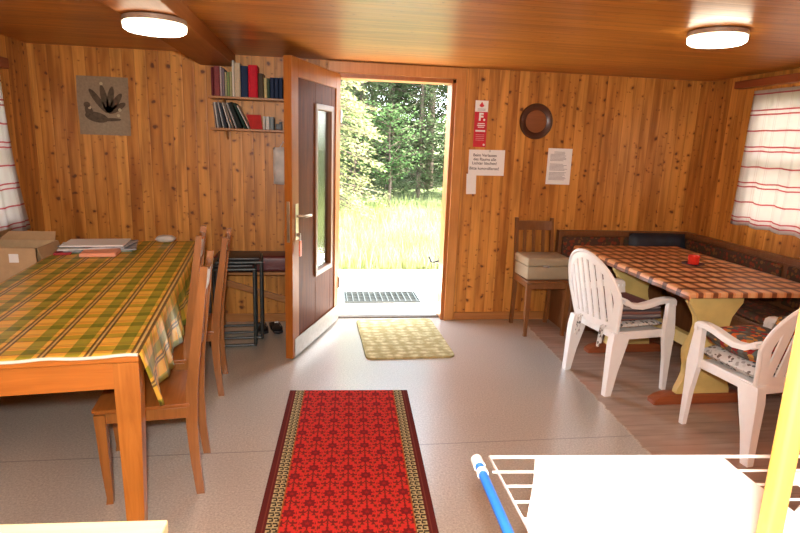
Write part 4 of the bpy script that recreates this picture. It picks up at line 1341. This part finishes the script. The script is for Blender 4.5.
# broad red book lying against the row, cover to the room
m = MB(); m.prism([(0, 0), (0.088, 0), (0.076, 0.108), (-0.034, 0.108)], 'xz', 0, 0.022)
o = m.build('book', plain('red_cover', (0.42, 0.018, 0.014), 0.6, spec=0.15)); o.location = (bkx(345), YB - 0.165, Lz); tag(o, 'red book showing its cover at the middle of the lower shelf', 'book')
for lab, a, b_, h, c in (('thin white booklet just right of the red book on the lower shelf', 428, 442, .098, (.64, .61, .56)), ('white booklet, second right of the red book on the lower shelf', 446, 472, .098, (.66, .64, .60)), ('blue grey booklet standing right of the white booklets', 475, 500, .096, (.24, .29, .31))):
    book(lab, a, b_, h, c, Lz, 'booklets at the right of the lower shelf', cat='booklet', name='booklet')
m = MB(); m.box((0, 0, 0.024), (0.05, 0.06, 0.048), bev=0.004); m.box((0.012, 0, 0.055), (0.02, 0.04, 0.016), bev=0.003)
o = m.build('small_box', M['black']); o.location = (bkx(533), YB - 0.12, Lz); tag(o, 'small black box at the right end of the lower shelf', 'box')

# ------------------------------------------------------------------ things on the back wall
YW = YB - 0.001
ar = thing('wall_hanging', 'grey brown linen wall hanging with a dark bird motif', 'wall hanging', (-1.648, YW, 1.75), 0)
m = MB(); 
grid = [[(-0.186 + 0.372 * i / 8 + 0.003 * math.sin(j), -0.003 - 0.003 * math.sin(i * 0.9 + j * 0.5), -0.218 + 0.436 * j / 8) for i in range(9)] for j in range(9)]
m.slab(grid, (0, -0.003, 0)); m.build('cloth', M['art_cloth'], ar, 60)
def ell(mb, cx, cz, a, b, ang, y=-0.0105, n=20, t=0.0012):
    mb.prism([(a * math.cos(2 * PI * k / n), b * math.sin(2 * PI * k / n)) for k in range(n)], 'xz', y - t, y, Matrix.Translation((cx, 0, cz)) @ Matrix.Rotation(-ang, 4, 'Y'))
for ang, ln in ((125, .205), (100, .20), (78, .195), (55, .175), (32, .145)):
    m = MB(); a = math.radians(ang); bx_, bz_ = 0.03, -0.055
    ell(m, bx_ + ln * 0.55 * math.cos(a), bz_ + ln * 0.55 * math.sin(a), ln * 0.52, 0.024, a); m.build('feather', M['art_ink'], ar)
m = MB(); ell(m, -0.055, -0.085, 0.085, 0.038, math.radians(-12)); ell(m, -0.105, -0.045, 0.028, 0.055, math.radians(15), y=-0.0112); ell(m, -0.118, 0.005, 0.024, 0.022, 0, y=-0.0118); ell(m, 0.05, -0.10, 0.075, 0.012, math.radians(2), y=-0.0112); m.build('bird', M['art_ink'], ar)
for (x, z) in ((-0.005, 0.165), (0.118, -0.025), (0.105, -0.068), (-0.10, -0.015)):
    m = MB(); ell(m, x, z, 0.012, 0.012, 0, y=-0.0116, n=14); m.build('bead', M['art_dot'], ar)

wp = thing('wall_plate', 'round dark carved wooden plate on the back wall right of the door', 'plate', (1.842, YW, 1.774))
m = MB(); m.lathe([(0.0, 0.001), (0.146, 0.001), (0.150, 0.012), (0.142, 0.024), (0.120, 0.022), (0.098, 0.012), (0.094, 0.010), (0, 0.010)], seg=56, M=Matrix.Rotation(PI / 2, 4, 'X')); m.build('rim', M['plate_rim'], wp, 35)
m = MB(); m.lathe([(0, 0.0102), (0.094, 0.0102), (0.090, 0.014), (0.05, 0.016), (0, 0.0165)], seg=48, M=Matrix.Rotation(PI / 2, 4, 'X')); m.build('centre', M['plate_in'], wp, 35)

sg = thing('fire_sign', 'narrow red and white sign with a letter on the back wall beside the door', 'sign', (1.355, YW, 1.735), 0)
m = MB(); m.box((0, -0.002, 0), (0.112, 0.003, 0.385)); m.build('panel', M['sign_red'], sg)
m = MB(); m.box((0, -0.0042, 0.145), (0.112, 0.0012, 0.092)); m.build('top_field', M['paper'], sg)
m = MB(); ell(m, 0, 0.150, 0.020, 0.013, 0, y=-0.0052); m.prism([(-0.014, 0.155), (0.014, 0.155), (0.0, 0.182)], 'xz', -0.0062, -0.005); m.build('emblem', M['sign_red'], sg)
for z in (0.122, 0.112):
    m = MB(); m.box((0, -0.0052, z), (0.07, 0.001, 0.004)); m.build('printed_line', M['ink_grey'], sg)
text_obj('letter', 'F.', 0.085, M['paper'], (0.008, -0.0045, 0.055), sg, bold=0.004)
for z, w in ((0.003, 0.06), (-0.012, 0.07), (-0.027, 0.055)):
    m = MB(); m.box((0.004, -0.0042, z), (w, 0.001, 0.007)); m.build('printed_line', M['paper'], sg)
m = MB(); m.box((0, -0.0042, -0.058), (0.085, 0.001, 0.014)); m.build('printed_line', M['paper'], sg)
for z in (-0.09, -0.105, -0.12, -0.135):
    m = MB(); m.box((0, -0.0042, z), (0.075, 0.001, 0.004)); m.build('printed_line', plain('sign_pale', (.62, .30, .30), .5), sg)
m = MB(); m.lathe([(0, 0), (0.009, 0), (0.007, 0.004), (0, 0.005)], seg=16, M=Matrix.Translation((0.038, -0.0036, -0.172)) @ Matrix.Rotation(PI / 2, 4, 'X')); m.build('pin', M['paper'], sg)

nt_ = thing('notice', 'white notice with four lines of black text on the wall under the red sign', 'notice', (1.43, YW, 1.412), 0)
m = MB(); m.box((0, -0.0015, 0), (0.318, 0.002, 0.218), Matrix.Rotation(-0.012, 4, 'Y')); m.build('sheet', M['paper'], nt_)
for i, (tx, sz) in enumerate((('Beim Verlassen', .034), ('des Raums alle', .034), ('Lichter löschen!', .034), ('Bitte kontrollieren!', .034))):
    text_obj('text_line', tx, sz, M['ink'], (-0.018, -0.003, 0.062 - 0.034 * i - (0.010 if i == 3 else 0)), nt_, bold=0.0004)
m = MB(); m.lathe([(0, 0), (0.010, 0), (0.008, 0.006), (0, 0.007)], seg=16, M=Matrix.Translation((0.022, -0.003, 0.098)) @ Matrix.Rotation(PI / 2, 4, 'X')); m.build('drawing_pin', M['steel'], nt_)
m = MB(); m.box((0, -0.0012, 0), (0.086, 0.0012, 0.175), Matrix.Rotation(-0.03, 4, 'Y'))
o = m.build('paper_strip', M['paper']); o.location = (1.305, YW, 1.228); tag(o, 'blank white paper strip hanging below the left edge of the notice', 'paper')

sh = thing('printed_sheet', 'white sheet of small print on the back wall below the round plate', 'paper', (2.09, YW, 1.399), 0)
m = MB(); m.box((0, -0.0012, 0), (0.222, 0.0018, 0.312), Matrix.Rotation(0.0, 4, 'Y')); m.build('sheet', M['paper'], sh)
rr = random.Random(3)
z = 0.125
while z > -0.125:
    if z > 0.11: w = 0.10
    elif abs(z - 0.035) < 0.008 or abs(z + 0.04) < 0.008: z -= 0.010; continue
    else: w = rr.uniform(0.12, 0.165)
    m = MB(); m.box((-0.005 - (0.165 - w) / 2 * (z < 0.11), -0.0026, z), (w, 0.0008, 0.0042)); m.build('printed_line', M['ink_grey'], sh); z -= 0.0105

# ------------------------------------------------------------------ outside
m = MB(); m.box((1.0, 5.99, -0.13), (9.0, 2.1, 0.16), bev=0.006); tag(struct(m.build('patio', M['concrete'])))
gm = thing('boot_grate', 'grey metal boot grate on the concrete outside the door', 'grate', (0.65, 5.67, -0.05), 0.0)
m = MB()
for yy in (-0.18, 0.18): m.box((0, yy, 0.012), (0.78, 0.012, 0.022))
for xx in (-0.385, 0.385): m.box((xx, 0, 0.012), (0.012, 0.36, 0.022))
m.build('frame', plain('galvanised', (0.030, 0.038, 0.038), 0.6, metal=0.2), gm)
gmat = bpy.data.materials['galvanised']
for i in range(13):
    m = MB(); m.box((-0.36 + 0.06 * i, 0, 0.012), (0.010, 0.35, 0.020)); m.build('bar', gmat, gm)
for yy in (-0.12, -0.06, 0, 0.06, 0.12):
    m = MB(); m.box((0, yy, 0.012), (0.77, 0.010, 0.016)); m.build('cross_bar', gmat, gm)
m = MB(); m.tube([(1.10, 4.985, 0.50), (1.06, 5.0, 0.485), (1.03, 5.0, 0.49), (1.005, 5.0, 0.54)], 0.009, 8); m.box((1.108, 4.965, 0.50), (0.03, 0.07, 0.06), bev=0.004)
tag(m.build('boot_hook', M['black'], None, 50), 'small black metal hook beside the doorway outside', 'hook')

# ground: flat by the hut, rising gently into the wood
b = bmesh.new()
NX, NY = 60, 60
def gz(x, y):
    z = -0.14 + 0.05 * mnoise.noise(Vector((x * 0.5, y * 0.5, 0)))
    if y > 13: z += 0.085 * (y - 13)
    return z
V = [[b.verts.new((-26 + 60 * i / NX, 4.98 + 55 * (j / NY) ** 1.3, gz(-26 + 60 * i / NX, 4.98 + 55 * (j / NY) ** 1.3))) for j in range(NY + 1)] for i in range(NX + 1)]
for i in range(NX):
    for j in range(NY):
        b.faces.new((V[i][j], V[i + 1][j], V[i + 1][j + 1], V[i][j + 1]))
for (xa, xb) in ((-26, XL - WT), (XR + WT, 34)):
    q = [b.verts.new(p) for p in ((xa, -10, -0.14), (xb, -10, -0.14), (xb, 4.98, -0.14), (xa, 4.98, -0.14))]; b.faces.new(q)
me = bpy.data.meshes.new('ground'); b.to_mesh(me); b.free(); me.materials.append(M['meadow'])
g_ = bpy.data.objects.new('ground', me); COL.objects.link(g_); struct(g_)

def blades(name, n, fx, mat, hmin, hmax, wid, seedv, lean=0.35):
    rr = random.Random(seedv); vs_, fs_ = [], []
    for _ in range(n):
        x, y = fx(rr)
        h = rr.uniform(hmin, hmax); a = rr.uniform(0, 2 * PI); w = wid * rr.uniform(0.6, 1.3)
        dx, dy = math.cos(a), math.sin(a); lx, ly = rr.uniform(-lean, lean) * h, rr.uniform(-lean, lean) * h
        z0 = gz(x, y) - 0.01; k = len(vs_)
        vs_ += [(x - dx * w, y - dy * w, z0), (x + dx * w, y + dy * w, z0), (x + lx * .4 + dx * w * .7, y + ly * .4 + dy * w * .7, z0 + h * .6), (x + lx * .4 - dx * w * .7, y + ly * .4 - dy * w * .7, z0 + h * .6), (x + lx, y + ly, z0 + h)]
        fs_ += [(k, k + 1, k + 2, k + 3), (k + 3, k + 2, k + 4)]
    me = bpy.data.meshes.new(name); me.from_pydata(vs_, [], fs_); me.materials.append(mat)
    o = bpy.data.objects.new(name, me); COL.objects.link(o); return o
def fx1(rr):
    y = 7.05 + 7.5 * rr.random() ** 1.3
    return rr.uniform(-3.5 - (y - 7) * 0.3, 6.5 + (y - 7) * 0.8), y
tag(blades('meadow_grass', 30000, fx1, M['grass'], 0.10, 0.42, 0.010, 2), 'bright green and yellow meadow grass beyond the concrete', 'grass', kind='stuff')

def leaf_cloud(name, pts, size, mat, rr, flat=0.0, asp=0.5):
    vs_, fs_ = [], []
    for p, dirv, sc_ in pts:
        s = size * sc_ * rr.uniform(0.6, 1.3)
        d = Vector(dirv) + Vector((rr.gauss(0, .45), rr.gauss(0, .45), rr.gauss(0, .35)))
        if d.length < 1e-3: d = Vector((0, 0, 1))
        d.normalize()
        sd = d.cross(Vector((rr.gauss(0, .4), rr.gauss(0, .4), 1)))
        if sd.length < 1e-3: sd = Vector((1, 0, 0))
        sd.normalize()
        k = len(vs_); P = Vector(p)
        vs_ += [P - sd * s * asp * .5, P + d * s * .5 - sd * s * asp, P + d * s, P + d * s * .5 + sd * s * asp]
        fs_.append((k, k + 1, k + 2, k + 3))
    me = bpy.data.meshes.new(name); me.from_pydata([tuple(v) for v in vs_], [], fs_); me.materials.append(mat)
    o = bpy.data.objects.new(name, me); COL.objects.link(o); return o
def tree(name, label, cat, H, R0, zlow, kind, mat, seedv, loc, group):
    rr = random.Random(seedv)
    r = thing(name, label, cat, loc, rr.uniform(0, 6), group)
    t = MB(); tr = 0.010 * H + 0.02
    t.tube([(0.02 * math.sin(i), 0.02 * math.cos(i * 1.3), -0.15 + (H + 0.15) * i / 7) for i in range(8)], [tr * (1 - 0.92 * i / 7) for i in range(8)], 10)
    pts = []
    z = zlow
    while z < H * 0.985:
        k = (z - zlow) / (H - zlow)
        if kind == 'conifer':
            L = R0 * (1 - k) ** 0.8 * rr.uniform(0.75, 1.1); nb = rr.choice((6, 7, 8))
        else:
            L = R0 * math.sqrt(max(0.02, 1 - (2 * k - 0.9) ** 2)) * rr.uniform(0.6, 1.05); nb = rr.choice((5, 6))
        for q in range(nb):
            a = rr.uniform(0, 2 * PI)
            up = (-0.25 if kind == 'conifer' else 0.5)
            bl = L * rr.uniform(0.7, 1.1)
            tip = Vector((bl * math.cos(a), bl * math.sin(a), z + up * bl * rr.uniform(0.4, 1.2)))
            base = Vector((0, 0, z + (0.1 * bl if kind == 'conifer' else 0)))
            t.tube([base, tip], [0.006 + 0.006 * bl, 0.003], 4, cap=False)
            n = max(6, int(bl * (46 if kind == 'conifer' else 44)))
            for i in range(n):
                f = (i + rr.random()) / n
                if f < 0.15: continue
                p = base.lerp(tip, f)
                wd = 0.16 * bl * (1.1 - f) if kind == 'conifer' else 0.28 * bl * f
                p = p + Vector((rr.gauss(0, wd), rr.gauss(0, wd), rr.gauss(0, wd * 0.45)))
                dv = Vector((math.cos(a) + rr.gauss(0, .5), math.sin(a) + rr.gauss(0, .5), -0.3 if kind == 'conifer' else 0.1))
                pts.append((p, dv, 1.0))
        z += (0.18 if kind == 'conifer' else 0.16) * rr.uniform(0.7, 1.2)
    t.build('trunk', M['bark'], r, 60)
    c = leaf_cloud('crown', pts, 0.105 if kind == 'conifer' else 0.08, mat, rr, asp=0.24 if kind == 'conifer' else 0.5)
    c.parent = r
    return r
def at(x, y): return (x, y, gz(x, y) - 0.02)
TG = 'trees at the edge of the wood'
s1 = tree('spruce_tree', 'dark green spruce in the middle of the doorway view', 'tree', 11.0, 2.0, 0.5, 'conifer', M['spruce'], 11, at(2.1, 17.0), TG)
s2 = tree('spruce_tree', 'spruce with a bare lower trunk at the right of the doorway view', 'tree', 12.0, 1.9, 3.2, 'conifer', M['spruce'], 12, at(3.35, 17.2), TG)
l1 = tree('larch_tree', 'sunlit yellow green larch at the left edge of the doorway view', 'tree', 8.0, 1.7, 0.4, 'conifer', M['larch'], 13, at(0.15, 12.2), TG)
b1 = tree('young_tree', 'bright green young broadleaf tree before the dark spruces', 'tree', 2.6, 0.9, 0.6, 'broad', M['broad'], 14, at(1.75, 14.2), TG)
for i, (x, y, q, lab) in enumerate(((2.75, 15.6, 0.55, 'young spruce in front of the dark wood, right of the middle of the doorway view'), (4.05, 15.9, 0.60, 'young spruce at the right of the doorway view before the bare trunks'), (1.15, 15.9, 0.62, 'young spruce behind the sunlit larch'))):
    c_ = copy_tree(s1, at(x, y), 2.2 + i, lab); c_.scale = (q, q, q)
sp_spots = [(1.0, 18.5), (1.5, 21), (2.7, 20), (4.6, 19), (4.0, 22.5), (5.6, 21), (0.2, 20), (-1.2, 18), (-2.6, 20.5), (2.2, 24), (3.2, 26), (5.0, 26), (0.6, 25), (6.8, 18.5), (8.2, 20.5), (9.8, 18.5), (-5.2, 18.5), (7.8, 25), (11.9, 22), (14.4, 19.0), (4.2, 31), (1.4, 30), (7.2, 31), (11.2, 27), (17.5, 22)]
for i, (x, y) in enumerate(sp_spots):
    src = s2 if i % 3 == 1 else s1
    side = 'left' if x < 1.2 else ('right' if x > 4.4 else 'middle')
    copy_tree(src, at(x, y), i * 1.7, 'spruce standing in the wood beyond the meadow, among its dense dark trees', 'spruces deeper in the wood')
for i, (x, y, lab) in enumerate(((-2.2, 13.2, 'yellow green larch left of the doorway view at the meadow edge'), (8.6, 14.5, 'yellow green larch right of the doorway view at the meadow edge'), (11.8, 15.5, 'yellow green larch furthest right at the meadow edge'))):
    copy_tree(l1, at(x, y), 1.3 + i * 2, lab)
for i, (x, y, lab) in enumerate(((3.7, 14.6, 'bright green young broadleaf tree at the right of the doorway view'), (0.9, 14.4, 'bright green young broadleaf tree beside the sunlit larch'), (6.4, 14.2, 'young broadleaf tree at the meadow edge right of the doorway'), (10.2, 13.6, 'young broadleaf tree at the meadow edge far to the right'))):
    copy_tree(b1, at(x, y), 2.1 * i + 1, lab)
